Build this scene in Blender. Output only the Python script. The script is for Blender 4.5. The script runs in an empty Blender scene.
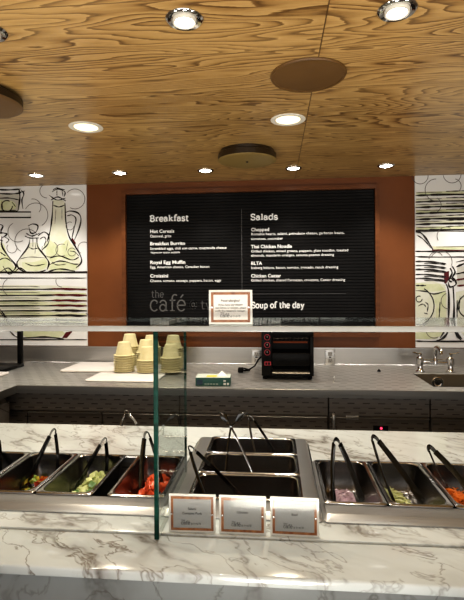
import bpy, bmesh, math, random
from mathutils import Vector, Matrix
random.seed(7)
C = bpy.context.scene.collection
PI = math.pi

# ------------------------------------------------------------------ camera model (used to read real positions off known planes)
F, YAW, ROLL, CY, CZ = 468.2, -.0901, -.0063, 286.8, 1.53

def ray(px, py):
    u0 = px - 232; v0 = py - CY
    u = (u0*math.cos(ROLL) + v0*math.sin(ROLL))/F
    v = (-u0*math.sin(ROLL) + v0*math.cos(ROLL))/F
    return Vector((u*math.cos(YAW) + math.sin(YAW), -u*math.sin(YAW) + math.cos(YAW), -v))

def onZ(px, py, z):
    d = ray(px, py); t = (z - CZ)/d.z
    return Vector((d.x*t, d.y*t, z))

def onY(px, py, y):
    d = ray(px, py); t = y/d.y
    return Vector((d.x*t, y, CZ + d.z*t))

WALL_Y = 3.509
CEIL = 2.327
CT = .91          # front counter height
BT = .95          # back counter height

# ------------------------------------------------------------------ materials
def mat(name, col=(.5, .5, .5), rough=.5, metal=0., emit=None, estr=0., spec=.5, coat=0.):
    m = bpy.data.materials.new(name); m.use_nodes = True
    b = m.node_tree.nodes['Principled BSDF']
    b.inputs['Base Color'].default_value = (*col, 1)
    b.inputs['Roughness'].default_value = rough
    b.inputs['Metallic'].default_value = metal
    b.inputs['Specular IOR Level'].default_value = spec
    b.inputs['Coat Weight'].default_value = coat
    if emit:
        b.inputs['Emission Color'].default_value = (*emit, 1)
        b.inputs['Emission Strength'].default_value = estr
    return m

class NT:
    def __init__(s, m):
        s.t = m.node_tree; s.n = s.t.nodes; s.bsdf = s.n['Principled BSDF']
    def new(s, typ, **kw):
        n = s.n.new(typ)
        for k, v in kw.items():
            if k.startswith('i_'):
                n.inputs[k[2:].replace('_', ' ')].default_value = v
            else:
                setattr(n, k, v)
        return n
    def link(s, a, b): s.t.links.new(a, b)
    def coords(s, scale=(1, 1, 1), rot=(0, 0, 0), loc=(0, 0, 0)):
        g = s.new('ShaderNodeNewGeometry')
        mp = s.new('ShaderNodeMapping')
        mp.inputs['Scale'].default_value = scale
        mp.inputs['Rotation'].default_value = rot
        mp.inputs['Location'].default_value = loc
        s.link(g.outputs['Position'], mp.inputs['Vector'])
        return mp.outputs['Vector']
    def math(s, op, a, b=None, c=None):
        n = s.new('ShaderNodeMath', operation=op)
        for i, x in enumerate((a, b, c)):
            if x is None: continue
            if isinstance(x, (int, float)): n.inputs[i].default_value = x
            else: s.link(x, n.inputs[i])
        return n.outputs[0]
    def ramp(s, fac, stops, interp='LINEAR'):
        r = s.new('ShaderNodeValToRGB'); r.color_ramp.interpolation = interp
        e = r.color_ramp.elements
        while len(e) < len(stops): e.new(.5)
        for el, (p, c) in zip(e, stops):
            el.position = p; el.color = (*c, 1) if len(c) == 3 else c
        s.link(fac, r.inputs['Fac']); return r.outputs['Color']
    def mix(s, fac, a, b, blend='MIX'):
        n = s.new('ShaderNodeMix', data_type='RGBA', blend_type=blend)
        for sock, x in ((n.inputs[0], fac), (n.inputs[6], a), (n.inputs[7], b)):
            if isinstance(x, (int, float)): sock.default_value = x
            elif isinstance(x, tuple): sock.default_value = (*x, 1)
            else: s.link(x, sock)
        return n.outputs[2]
    def noise(s, vec, scale, detail=3, rough=.5, dist=0.):
        n = s.new('ShaderNodeTexNoise')
        n.inputs['Scale'].default_value = scale; n.inputs['Detail'].default_value = detail
        n.inputs['Roughness'].default_value = rough; n.inputs['Distortion'].default_value = dist
        s.link(vec, n.inputs['Vector']); return n.outputs['Fac']
    def bump(s, h, strength=.2, dist=.002):
        b = s.new('ShaderNodeBump'); b.inputs['Strength'].default_value = strength
        b.inputs['Distance'].default_value = dist
        s.link(h, b.inputs['Height']); s.link(b.outputs['Normal'], s.bsdf.inputs['Normal'])

def wood_ceiling():
    m = mat('veneer ceiling', rough=.32, spec=.35); t = NT(m)
    g = t.new('ShaderNodeNewGeometry'); sp = t.new('ShaderNodeSeparateXYZ')
    t.link(g.outputs['Position'], sp.inputs[0])
    X, Y = sp.outputs[0], sp.outputs[1]
    row = t.math('FLOOR', t.math('DIVIDE', t.math('SUBTRACT', Y, 1.59 - 3.15), .315))
    colm = t.math('GREATER_THAN', X, .158)
    off = t.math('MULTIPLY_ADD', row, .83, t.math('MULTIPLY', colm, 3.7))
    cv = t.new('ShaderNodeCombineXYZ')
    t.link(t.math('MULTIPLY_ADD', off, 1.0, t.math('MULTIPLY', X, .95)), cv.inputs[0])
    t.link(t.math('MULTIPLY', Y, 5.5), cv.inputs[1])
    t.link(t.math('MULTIPLY', row, .9), cv.inputs[2])
    base = t.noise(cv.outputs[0], 1.0, 2.5, .35, .15)
    wob = t.new('ShaderNodeCombineXYZ')
    t.link(t.math('MULTIPLY', X, 5.), wob.inputs[0]); t.link(t.math('MULTIPLY', Y, 40.), wob.inputs[1])
    wn = t.noise(wob.outputs[0], 1.0, 3, .6)
    rings = t.math('FRACT', t.math('ADD', t.math('MULTIPLY', base, 27.), t.math('MULTIPLY', wn, .8)))
    fine = t.new('ShaderNodeCombineXYZ')
    t.link(t.math('MULTIPLY', X, 12.), fine.inputs[0]); t.link(t.math('MULTIPLY', Y, 260.), fine.inputs[1])
    fn = t.noise(fine.outputs[0], 1.0, 3, .6)
    c = t.ramp(rings, [(0, (.49, .315, .125)), (.4, (.42, .262, .095)), (.72, (.29, .165, .054)), (.88, (.085, .040, .012)), (.97, (.18, .095, .03)), (1, (.47, .30, .12))])
    c = t.mix(t.math('MULTIPLY', t.math('SUBTRACT', fn, .38), 1.3), c, (.20, .10, .028))
    big = t.noise(t.coords((.8, 3.2, 1)), 1.3, 2)
    c = t.mix(t.math('MULTIPLY', t.math('SUBTRACT', big, .42), 1.3), c, (.58, .38, .15))
    # thin joints between the veneer panels
    fy = t.math('FRACT', t.math('DIVIDE', t.math('SUBTRACT', Y, 1.59 - 3.15), .315))
    jy = t.math('LESS_THAN', fy, .014)
    jx = t.math('LESS_THAN', t.math('ABSOLUTE', t.math('SUBTRACT', X, .158)), .0022)
    c = t.mix(t.math('MULTIPLY', jy, .75), c, (.1, .05, .015))
    c = t.mix(t.math('MULTIPLY', jx, .85), c, (.07, .035, .012))
    t.link(c, t.bsdf.inputs['Base Color'])
    return m

def marble(name, seed=0., shade=1.):
    m = mat(name, rough=.12, spec=.5); t = NT(m)
    v = t.coords((1, 1, 1), (0, 0, .6), (seed, seed*.7, 0))
    w = t.new('ShaderNodeTexNoise'); w.inputs['Scale'].default_value = 2.2; w.inputs['Detail'].default_value = 5
    t.link(v, w.inputs['Vector'])
    vv = t.new('ShaderNodeVectorMath', operation='MULTIPLY_ADD')
    t.link(w.outputs['Color'], vv.inputs[0]); vv.inputs[1].default_value = (.34, .34, .34); t.link(v, vv.inputs[2])
    sc = t.new('ShaderNodeMapping'); sc.inputs['Scale'].default_value = (1., 2.6, 1.)
    t.link(vv.outputs[0], sc.inputs['Vector'])
    def vein(scale, width, detail):
        n = t.noise(sc.outputs[0], scale, detail, .55)
        d = t.math('ABSOLUTE', t.math('SUBTRACT', n, .5))
        return t.ramp(d, [(0, (1, 1, 1)), (width*.35, (.55, .55, .55)), (width, (0, 0, 0))])
    big, small, halo = vein(1.5, .024, 5), vein(3.6, .016, 5), vein(1.5, .12, 5)
    brk = t.ramp(t.noise(v, 9., 4, .7), [(.38, (.15, .15, .15)), (.6, (1, 1, 1))])
    mask = t.ramp(t.noise(v, 2.4, 2), [(.42, (0, 0, 0)), (.62, (1, 1, 1))])
    cloud = t.ramp(t.noise(sc.outputs[0], 1.6, 5, .6), [(.35, (0, 0, 0)), (.75, (1, 1, 1))])
    s = shade
    c = t.mix(t.math('MULTIPLY', cloud, .42), (.68*s, .73*s, .735*s), (.41*s, .44*s, .44*s))
    c = t.mix(t.math('MULTIPLY', halo, t.math('MULTIPLY_ADD', mask, .45, .12)), c, (.30*s, .285*s, .265*s))
    c = t.mix(t.math('MULTIPLY', t.math('MULTIPLY', big, brk), t.math('MULTIPLY_ADD', mask, .5, .45)), c, (.115*s, .095*s, .078*s))
    c = t.mix(t.math('MULTIPLY', small, t.math('MULTIPLY_ADD', mask, .5, .35)), c, (.17*s, .14*s, .11*s))
    t.link(c, t.bsdf.inputs['Base Color'])
    return m

def steel(name, col=(.55, .55, .54), rough=.28, streak=(1, 60, 60), amount=.14, metal=1.):
    m = mat(name, col, rough, metal); t = NT(m)
    n = t.noise(t.coords(streak), 1.8, 4, .6)
    t.link(t.math('MULTIPLY_ADD', n, amount*2, rough - amount), t.bsdf.inputs['Roughness'])
    d = tuple(x*.90 for x in col)
    t.link(t.mix(n, d, tuple(min(1, x*1.08) for x in col)), t.bsdf.inputs['Base Color'])
    return m

def dashed_steel(name, col, dash, rough=.35, metal=.8):
    """dark stainless with a staggered pattern of short pressed dashes"""
    m = mat(name, col, rough, metal); t = NT(m)
    g = t.new('ShaderNodeNewGeometry'); sp = t.new('ShaderNodeSeparateXYZ'); t.link(g.outputs['Position'], sp.inputs[0])
    H = t.math('ADD', sp.outputs[2], t.math('MULTIPLY', sp.outputs[1], .55))
    r = t.math('DIVIDE', H, .027)
    row = t.math('FLOOR', r)
    x = t.math('ADD', t.math('DIVIDE', sp.outputs[0], .085), t.math('MULTIPLY', row, .37))
    a = t.math('LESS_THAN', t.math('FRACT', r), .22)
    b = t.math('LESS_THAN', t.math('FRACT', x), .46)
    n = t.noise(t.coords((1, 12, 30)), 3, 3)
    f = t.math('MULTIPLY', t.math('MULTIPLY', a, b), t.math('MULTIPLY', n, 1.3))
    c = t.mix(f, t.mix(n, tuple(x*.7 for x in col), tuple(x*1.2 for x in col)), dash)
    t.link(c, t.bsdf.inputs['Base Color'])
    return m

def grained(name, a, b, rough=.4, scale=(2, 2, 2), k=4., spec=.5, coat=0.):
    m = mat(name, a, rough, spec=spec, coat=coat); t = NT(m)
    n = t.noise(t.coords(scale), k, 5, .6)
    t.link(t.ramp(n, [(.3, a), (.7, b)]), t.bsdf.inputs['Base Color'])
    return m

def clear(name, tint, gloss=.0, ior=1.5, rough=.02):
    m = bpy.data.materials.new(name); m.use_nodes = True
    nt = m.node_tree; nt.nodes.clear()
    o = nt.nodes.new('ShaderNodeOutputMaterial'); mx = nt.nodes.new('ShaderNodeMixShader')
    tr = nt.nodes.new('ShaderNodeBsdfTransparent'); tr.inputs[0].default_value = (*tint, 1)
    gl = nt.nodes.new('ShaderNodeBsdfGlossy'); gl.inputs['Roughness'].default_value = rough
    gl.inputs['Color'].default_value = (.92, .97, .95, 1)
    L = nt.links.new
    def mth(op, a, b, c=None):
        n = nt.nodes.new('ShaderNodeMath'); n.operation = op
        for i, x in enumerate((a, b, c)):
            if x is None: continue
            if isinstance(x, (int, float)): n.inputs[i].default_value = x
            else: L(x, n.inputs[i])
        return n.outputs[0]
    lw = nt.nodes.new('ShaderNodeLayerWeight'); lw.inputs[0].default_value = .5
    ge = nt.nodes.new('ShaderNodeNewGeometry')
    f = mth('MULTIPLY_ADD', mth('POWER', lw.outputs['Facing'], 5.), .9, .035 + gloss)     # Schlick
    f = mth('MULTIPLY', f, mth('SUBTRACT', 1., ge.outputs['Backfacing']))
    L(f, mx.inputs[0]); L(tr.outputs[0], mx.inputs[1]); L(gl.outputs[0], mx.inputs[2])
    L(mx.outputs[0], o.inputs[0])
    return m

M = {}
M['ceiling'] = wood_ceiling()
M['marble'] = marble('white veined marble', 0.35, .74)
M['marble_front_shaded'] = marble('white veined marble front shaded', 2.1, .36)  # marble darkened in its colour for the shade on the front panel
M['marble_ledge'] = marble('white veined marble ledge', 5.3, .86)
M['steel'] = steel('brushed steel', (.58, .58, .57), .30)
M['steel_well'] = steel('brushed steel flange', (.37, .375, .38), .30, (2, 140, 140), .06, .8)
M['steel_pan'] = steel('polished pan steel', (.50, .49, .48), .17, (8, 8, 3), .05)
M['steel_pan_in'] = steel('darker pan interior steel', (.20, .19, .18), .24, (8, 8, 3), .06)  # pan interior, darker than the rim steel
M['steel_counter'] = dashed_steel('dashed stainless worktop', (.50, .49, .47), (.11, .105, .10), .38, .8)
M['steel_splash'] = steel('brushed splashback steel', (.42, .41, .39), .34, (2, 1, 60))
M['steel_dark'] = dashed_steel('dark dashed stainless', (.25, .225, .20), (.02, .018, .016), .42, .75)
M['steel_edge'] = steel('dull steel edge', (.30, .29, .27), .35)
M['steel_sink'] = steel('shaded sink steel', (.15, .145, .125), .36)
M['chrome'] = mat('chrome', (.62, .62, .62), .09, 1.)
M['tongs'] = steel('dark polished tong steel', (.085, .086, .086), .18, (20, 20, 20), .06)
M['tongs_light'] = steel('light tong steel', (.40, .39, .38), .22, (20, 20, 20), .06)
M['brown'] = grained('tan leather brown wall', (.145, .046, .011), (.18, .060, .016), .38, (1.2, 1, 1.2), 2., spec=.3)
M['frame'] = grained('brown timber frame', (.10, .034, .011), (.16, .058, .02), .35, (3, 3, 14), 3., spec=.2)
M['board'] = grained('black slatted board', (.006, .006, .006), (.010, .0095, .0095), .36, (2, 2, 2), 3., spec=.10)
M['white_text'] = mat('white lettering', (.80, .80, .78), .5, emit=(.8, .8, .78), estr=.12)
M['grey_text'] = mat('grey lettering', (.10, .10, .10), .5)
M['rule'] = mat('grey rule', (.10, .10, .10), .5)
M['black'] = grained('black enamel', (.004, .004, .004), (.007, .0065, .0065), .3, (5, 5, 5), 4., spec=.10)
M['black_soft'] = grained('black rubber', (.004, .004, .004), (.007, .007, .007), .7, (9, 9, 9), 4., spec=.06)
M['mural'] = grained('printed white glass', (.72, .725, .72), (.78, .785, .78), .12, (1, 1, 1), 1.5)
M['ink'] = mat('black ink', (.012, .010, .010), .25)
M['ink_thin'] = mat('thin grey ink', (.10, .09, .085), .25)
M['ink_red'] = mat('dark red ink', (.085, .006, .010), .25)
M['wash'] = grained('pale green wash', (.53, .57, .33), (.66, .67, .50), .14, (5, 1, 5), 3.)
M['wash_soft'] = grained('soft green wash', (.63, .65, .50), (.70, .70, .62), .14, (5, 1, 5), 3.)
M['mural_glass'] = grained('shaded drawing fill', (.45, .44, .40), (.58, .57, .50), .14, (6, 1, 6), 3.)
M['glass'] = clear('sneeze guard glass', (.975, .985, .98), .0, rough=.06)
M['glass_pane'] = clear('side pane glass', (.88, .915, .90), .03)
M['glass_edge'] = grained('polished green glass edge', (.002, .014, .010), (.006, .05, .036), .2, (4, 4, 40), 2., spec=.15)
M['glass_rim'] = grained('polished pale glass edge', (.22, .22, .21), (.30, .30, .28), .2, (3, 1, 1), 2.)
M['acrylic'] = clear('clear acrylic', (.985, .985, .98), -.02, rough=.12)
M['acrylic_edge'] = mat('frosted acrylic edge', (.66, .66, .63), .3)
M['copper'] = grained('copper foil border', (.16, .045, .012), (.38, .16, .055), .3, (30, 30, 12), 2.)
M['paper'] = grained('grey card', (.29, .30, .30), (.32, .33, .33), .6, (3, 3, 3), 3.)
M['paper_white'] = grained('white card', (.66, .64, .61), (.70, .68, .65), .6, (3, 3, 3), 3.)
M['black_text'] = mat('black lettering', (.02, .02, .02), .6)
M['lamp'] = mat('lit lens', (1, 1, 1), .4, emit=(1, .96, .88), estr=9.)
M['lamp_warm'] = mat('warm lit lens', (1, .95, .8), .4, emit=(1, .84, .50), estr=1.15)
M['white_metal'] = mat('white enamel trim', (.70, .66, .58), .35)
M['outlet_grey'] = mat('grey outlet insert', (.30, .29, .27), .4)
M['dark_void'] = mat('dark gap', (.01, .01, .01), .6)
M['bronze'] = grained('brown bronze disc', (.105, .052, .013), (.13, .066, .018), .5, (2, 2, 2), 2.)
M['bronze_side'] = grained('dark bronze side', (.02, .012, .006), (.03, .018, .008), .3, (2, 2, 2), 2., )
M['brass'] = grained('dull brass disc', (.22, .15, .045), (.26, .18, .06), .38, (2, 2, 2), 2.)
M['bowl'] = grained('cream paper bowl', (.60, .54, .30), (.66, .60, .37), .55, (9, 9, 9), 3.)
M['board_white'] = grained('white plastic board', (.66, .63, .60), (.72, .69, .66), .4, (4, 4, 4), 3.)
M['box_green'] = grained('teal printed carton', (.010, .055, .045), (.016, .085, .070), .45, (20, 20, 20), 4.)
M['box_blue'] = mat('dark blue carton side', (.014, .035, .06), .5)
M['box_top'] = grained('pale carton top', (.35, .42, .38), (.55, .58, .52), .5, (20, 20, 20), 4.)
M['yellow'] = mat('yellow print', (.55, .45, .06), .5)
M['tuft'] = grained('white tissue', (.70, .70, .68), (.78, .78, .76), .8, (20, 20, 20), 4.)
M['red_ring'] = mat('red knob mark', (.35, .02, .03), .4, emit=(.6, .03, .05), estr=.08)
M['red_led'] = mat('red indicator', (.5, .02, .05), .4, emit=(1, .05, .12), estr=2.5)
M['heater'] = mat('heating bar', (.18, .05, .02), .5, emit=(.5, .1, .03), estr=.12)
M['wire'] = mat('toaster wire', (.10, .09, .08), .3, 1.)
M['tray'] = mat('crumb tray lip', (.45, .42, .36), .3, .8)
M['label'] = mat('white sticker', (.55, .55, .52), .5)
M['floor'] = grained('dark tile floor', (.06, .055, .05), (.09, .08, .07), .4, (3, 3, 3), 2.)
M['plaster'] = grained('warm plaster', (.32, .26, .20), (.36, .30, .23), .6, (1, 1, 1), 2.)
M['cucumber'] = grained('pale cucumber flesh', (.42, .48, .16), (.62, .66, .36), .35, (60, 60, 60), 2.)
M['cucumber_skin'] = mat('dark cucumber skin', (.06, .15, .02), .3)
M['tomato'] = grained('tomato', (.50, .045, .012), (.68, .12, .035), .25, (60, 60, 60), 2.)
M['pepper_red'] = mat('red pepper', (.50, .05, .015), .25)
M['pepper_orange'] = mat('orange pepper', (.62, .20, .02), .25)
M['pepper_yellow'] = mat('yellow pepper', (.60, .48, .05), .25)
M['pepper_green'] = mat('green pepper', (.20, .30, .04), .25)
M['onion'] = grained('red onion', (.38, .17, .28), (.76, .68, .71), .3, (90, 90, 90), 2.)
M['cabbage'] = grained('pale green shreds', (.42, .47, .12), (.74, .74, .48), .4, (70, 70, 70), 2.)
M['carrot'] = grained('carrot shreds', (.65, .13, .01), (.80, .24, .03), .35, (70, 70, 70), 2.)
M['chicken'] = grained('cooked chicken', (.34, .24, .15), (.50, .38, .26), .5, (40, 40, 40), 2.)
M['beef'] = grained('cooked beef', (.13, .045, .035), (.20, .08, .06), .5, (40, 40, 40), 2.)
M['salami'] = grained('salami', (.16, .05, .04), (.26, .12, .10), .45, (80, 80, 80), 2.)

# ------------------------------------------------------------------ mesh helpers
class B:
    def __init__(s): s.bm = bmesh.new(); s.mi = 0
    def face(s, vs):
        try:
            f = s.bm.faces.new(vs); f.material_index = s.mi; return f
        except ValueError: return None
    def box(s, x0, x1, y0, y1, z0, z1, bev=0., seg=2, mtx=None):
        b = bmesh.new()
        bmesh.ops.create_cube(b, size=1.)
        for v in b.verts:
            v.co = Vector((x0 + (v.co.x + .5)*(x1 - x0), y0 + (v.co.y + .5)*(y1 - y0), z0 + (v.co.z + .5)*(z1 - z0)))
        if bev > 0:
            bmesh.ops.bevel(b, geom=b.edges[:], offset=bev, segments=seg, affect='EDGES', profile=.5)
        s.merge(b, mtx); return s
    def merge(s, b, mtx=None):
        if mtx is not None: bmesh.ops.transform(b, matrix=mtx, verts=b.verts[:])
        mp = {v: s.bm.verts.new(v.co) for v in b.verts}
        for f in b.faces: s.face([mp[v] for v in f.verts])
        b.free()
    def lathe(s, prof, c=(0, 0, 0), n=32, axis='Z', mtx=None):
        """prof: (radius, height) pairs; closed at radius 0"""
        b = bmesh.new(); rings = []
        for r, h in prof:
            if r < 1e-6: rings.append([b.verts.new((0, 0, h))])
            else: rings.append([b.verts.new((r*math.cos(2*PI*i/n), r*math.sin(2*PI*i/n), h)) for i in range(n)])
        for A, D in zip(rings, rings[1:]):
            for i in range(n):
                j = (i + 1) % n
                if len(A) == 1 and len(D) == 1: continue
                if len(A) == 1: b.faces.new((A[0], D[j], D[i])) if True else 0
                elif len(D) == 1: b.faces.new((A[i], A[j], D[0]))
                else: b.faces.new((A[i], A[j], D[j], D[i]))
        R = Matrix.Identity(4)
        if axis == 'Y': R = Matrix.Rotation(PI/2, 4, 'X')      # z -> -y
        if axis == 'X': R = Matrix.Rotation(PI/2, 4, 'Y')
        T = Matrix.Translation(Vector(c)) @ R
        s.merge(b, T if mtx is None else mtx @ T); return s
    def tube(s, pts, r, n=8, caps=True):
        pts = [Vector(p) for p in pts]; rr = r if isinstance(r, (list, tuple)) else [r]*len(pts)
        rings = []; up = None
        for i, p in enumerate(pts):
            d = (pts[min(i + 1, len(pts) - 1)] - pts[max(i - 1, 0)]).normalized()
            if up is None:
                up = Vector((0, 0, 1)) if abs(d.z) < .9 else Vector((1, 0, 0))
            a = d.cross(up)
            if a.length < 1e-6: a = d.cross(Vector((0, 1, 0)))
            a.normalize(); bb = a.cross(d).normalized(); up = bb
            rings.append([s.bm.verts.new(p + a*rr[i]*math.cos(2*PI*k/n) + bb*rr[i]*math.sin(2*PI*k/n)) for k in range(n)])
        for A, D in zip(rings, rings[1:]):
            for k in range(n):
                s.face((A[k], A[(k + 1) % n], D[(k + 1) % n], D[k]))
        if caps: s.face(rings[0][::-1]); s.face(rings[-1])
        return s
    def strap(s, pts, side, w, th):
        """flat strap along pts; side = width direction; w list or number, th thickness"""
        pts = [Vector(p) for p in pts]; side = Vector(side).normalized()
        ws = w if isinstance(w, (list, tuple)) else [w]*len(pts); rings = []
        for i, p in enumerate(pts):
            d = (pts[min(i + 1, len(pts) - 1)] - pts[max(i - 1, 0)]).normalized()
            sd = (side - d*side.dot(d)).normalized(); nn = d.cross(sd)
            h = ws[i]/2
            prof = [(-h, -th*.1), (-h*.55, -th), (0, -th*1.25), (h*.55, -th), (h, -th*.1), (h, th*.5), (0, th*.2), (-h, th*.5)]
            rings.append([s.bm.verts.new(p + sd*a + nn*b) for a, b in prof])
        n = 8
        for A, D in zip(rings, rings[1:]):
            for k in range(n): s.face((A[k], A[(k + 1) % n], D[(k + 1) % n], D[k]))
        s.face(rings[0][::-1]); s.face(rings[-1]); return s
    def prism(s, poly, lo, hi, axis='Z', bev=0.):
        """poly in the two other axes (xy for Z, yz for X, xz for Y)"""
        b = bmesh.new()
        def P(a, c, h): return {'Z': (a, c, h), 'X': (h, a, c), 'Y': (a, h, c)}[axis]
        A = [b.verts.new(P(a, c, lo)) for a, c in poly]; D = [b.verts.new(P(a, c, hi)) for a, c in poly]
        n = len(poly)
        b.faces.new(A[::-1]); b.faces.new(D)
        for i in range(n): b.faces.new((A[i], A[(i + 1) % n], D[(i + 1) % n], D[i]))
        bmesh.ops.recalc_face_normals(b, faces=b.faces[:])
        if bev: bmesh.ops.bevel(b, geom=b.edges[:], offset=bev, segments=2, affect='EDGES', profile=.5)
        s.merge(b); return s
    def loops(s, L, cap0=False, cap1=False):
        rings = [[s.bm.verts.new(p) for p in l] for l in L]; n = len(rings[0])
        for A, D in zip(rings, rings[1:]):
            for k in range(n): s.face((A[k], A[(k + 1) % n], D[(k + 1) % n], D[k]))
        if cap0: s.face(rings[0][::-1])
        if cap1: s.face(rings[-1])
        return s
    def ribbon(s, pts, w, y, taper=True):
        """flat stroke in the plane y = const; pts are (x, z)"""
        n = len(pts); L = []; R = []
        for i, (x, z) in enumerate(pts):
            a = pts[max(i - 1, 0)]; b = pts[min(i + 1, n - 1)]
            dx, dz = b[0] - a[0], b[1] - a[1]; l = math.hypot(dx, dz) or 1e-9
            h = (w[i] if isinstance(w, list) else w)/2
            L.append(s.bm.verts.new((x - dz/l*h, y, z + dx/l*h))); R.append(s.bm.verts.new((x + dz/l*h, y, z - dx/l*h)))
        for i in range(n - 1): s.face((L[i], L[i + 1], R[i + 1], R[i]))
        return s
    def poly(s, pts, y):
        f = s.face([s.bm.verts.new((x, y, z)) for x, z in pts]); return s

def rr(w, d, r, z, n=5, cx=0., cy=0.):
    r = min(r, w/2 - 1e-4, d/2 - 1e-4); o = []
    for k, (sx, sy) in enumerate(((1, 1), (-1, 1), (-1, -1), (1, -1))):
        for i in range(n + 1):
            a = PI/2*(k + i/n)
            o.append((cx + sx*(w/2 - r) + r*math.cos(a), cy + sy*(d/2 - r) + r*math.sin(a), z))
    return o

def obj(name, b, mats, parent=None, smooth=35., recalc=True, tri=False):
    bm = b.bm
    if recalc: bmesh.ops.recalc_face_normals(bm, faces=bm.faces[:])
    if tri: bmesh.ops.triangulate(bm, faces=[f for f in bm.faces if len(f.verts) > 4])
    me = bpy.data.meshes.new(name); bm.to_mesh(me); bm.free()
    for m in (mats if isinstance(mats, (list, tuple)) else [mats]): me.materials.append(M[m])
    if smooth:
        for p in me.polygons: p.use_smooth = True
        me.set_sharp_from_angle(angle=math.radians(smooth))
    o = bpy.data.objects.new(name, me); C.objects.link(o)
    if parent: o.parent = parent
    return o

def tag(o, label, cat, group=None, kind=None):
    o['label'] = label; o['category'] = cat
    if group: o['group'] = group
    if kind: o['kind'] = kind
    return o

def thing(name, label, cat, loc=(0, 0, 0), rotz=0, group=None):
    o = bpy.data.objects.new(name, None); C.objects.link(o)
    o.location = loc; o.rotation_euler = (0, 0, rotz); o.empty_display_size = .05
    return tag(o, label, cat, group)

def struct(name, b, mats, label, cat, parent=None, smooth=35.):
    o = obj(name, b, mats, parent, smooth)
    if not parent:
        tag(o, label, cat, kind='structure')
    return o

def dup(root, label=None, group=None):
    r = root.copy(); C.objects.link(r)
    if label: r['label'] = label
    if group: r['group'] = group
    for ch in list(root.children):
        c = ch.copy(); C.objects.link(c); c.parent = r
        for g in list(ch.children):
            d = g.copy(); C.objects.link(d); d.parent = c
    return r

# ------------------------------------------------------------------ lettering
def arc(cx, cy, rx, ry, a0, a1, n=14):
    return [(cx + rx*math.cos(math.radians(a0 + (a1 - a0)*i/n)), cy + ry*math.sin(math.radians(a0 + (a1 - a0)*i/n))) for i in range(n + 1)]

# slab-serif skeleton glyphs: (advance, strokes, serif strokes)
GL = {
 'a': (.50, [arc(.20, .15, .15, .15, 0, 360), [(.37, .34), (.37, 0)], arc(.215, .34, .155, .15, 165, 0)], [[(.37, 0), (.47, 0)]]),
 'c': (.46, [arc(.25, .25, .2, .25, 42, 318)], [[(.37, .33), (.41, .43)]]),
 'd': (.56, [arc(.24, .25, .19, .25, 0, 360), [(.44, 0), (.44, .75)]], [[(.34, .75), (.44, .75)], [(.44, 0), (.53, 0)]]),
 'e': (.48, [arc(.24, .25, .2, .25, 0, 322), [(.04, .26), (.44, .26)]], []),
 'f': (.36, [[(.16, 0), (.16, .58)], arc(.30, .58, .14, .17, 180, 45), [(.03, .49), (.32, .49)]], [[(.04, 0), (.29, 0)]]),
 'h': (.58, [[(.13, 0), (.13, .75)], arc(.29, .33, .16, .17, 180, 0) + [(.45, 0)]], [[(.03, 0), (.23, 0)], [(.36, 0), (.55, 0)], [(.03, .75), (.13, .75)]]),
 'k': (.55, [[(.13, 0), (.13, .75)], [(.13, .2), (.42, .48)], [(.24, .31), (.45, 0)]], [[(.03, 0), (.23, 0)], [(.36, 0), (.54, 0)], [(.03, .75), (.13, .75)], [(.33, .49), (.50, .49)]]),
 'l': (.27, [[(.13, 0), (.13, .75)]], [[(.03, 0), (.24, 0)], [(.03, .75), (.13, .75)]]),
 'o': (.51, [arc(.25, .25, .21, .25, 0, 360)], []),
 'p': (.55, [[(.13, -.22), (.13, .5)], arc(.31, .25, .19, .25, 0, 360)], [[(.03, -.22), (.24, -.22)], [(.03, .49), (.13, .49)]]),
 'r': (.42, [[(.13, 0), (.13, .5)], arc(.30, .29, .17, .20, 180, 62)], [[(.03, 0), (.26, 0)], [(.03, .49), (.13, .49)]]),
 's': (.41, [arc(.20, .37, .14, .13, 35, 270, 10) + arc(.20, .12, .16, .12, 90, -150, 10)], [[(.33, .38), (.33, .49)], [(.05, .02), (.05, .13)]]),
 't': (.37, [[(.15, .66), (.15, .12)], arc(.26, .13, .11, .13, 180, 305), [(.03, .49), (.32, .49)]], []),
 'u': (.58, [[(.13, .5), (.13, .17)], arc(.29, .17, .16, .17, 180, 360), [(.45, .5), (.45, 0)]], [[(.03, .49), (.13, .49)], [(.35, .49), (.45, .49)], [(.45, 0), (.54, 0)]]),
 'w': (.74, [[(.08, .49), (.22, 0), (.37, .46), (.51, 0), (.66, .49)]], [[(.0, .49), (.17, .49)], [(.58, .49), (.74, .49)]]),
 'y': (.53, [[(.09, .49), (.27, .02)], [(.45, .49), (.25, -.04), (.17, -.2), (.06, -.2)]], [[(0, .49), (.19, .49)], [(.35, .49), (.53, .49)]]),
 'B': (.62, [[(.15, 0), (.15, .72)], [(.15, .71), (.34, .71)] + arc(.34, .545, .15, .165, 90, -90) + [(.15, .38)], [(.15, .38), (.36, .38)] + arc(.36, .195, .18, .19, 90, -90) + [(.15, .005)]], [[(.03, 0), (.2, 0)], [(.03, .71), (.2, .71)]]),
 'S': (.56, [arc(.27, .54, .19, .18, 30, 270, 12) + arc(.27, .18, .21, .18, 90, -155, 12)], [[(.45, .53), (.45, .72)], [(.07, 0), (.07, .2)]]),
 '@': (.85, [arc(.42, .25, .36, .40, 310, 0) + arc(.42, .25, .36, .40, 0, 300, 26), arc(.40, .25, .13, .17, 0, 360), [(.55, .42), (.54, .12)] + arc(.65, .16, .11, .10, 200, 360, 6)], []),
 '7': (.48, [[(.05, .66), (.43, .66), (.18, 0)]], [[(.05, .66), (.05, .55)]]),
 '0': (.52, [arc(.26, .34, .2, .34, 0, 360)], []),
}
GL['é'] = (GL['e'][0], GL['e'][1] + [[(.2, .60), (.34, .76)]], [])

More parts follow.
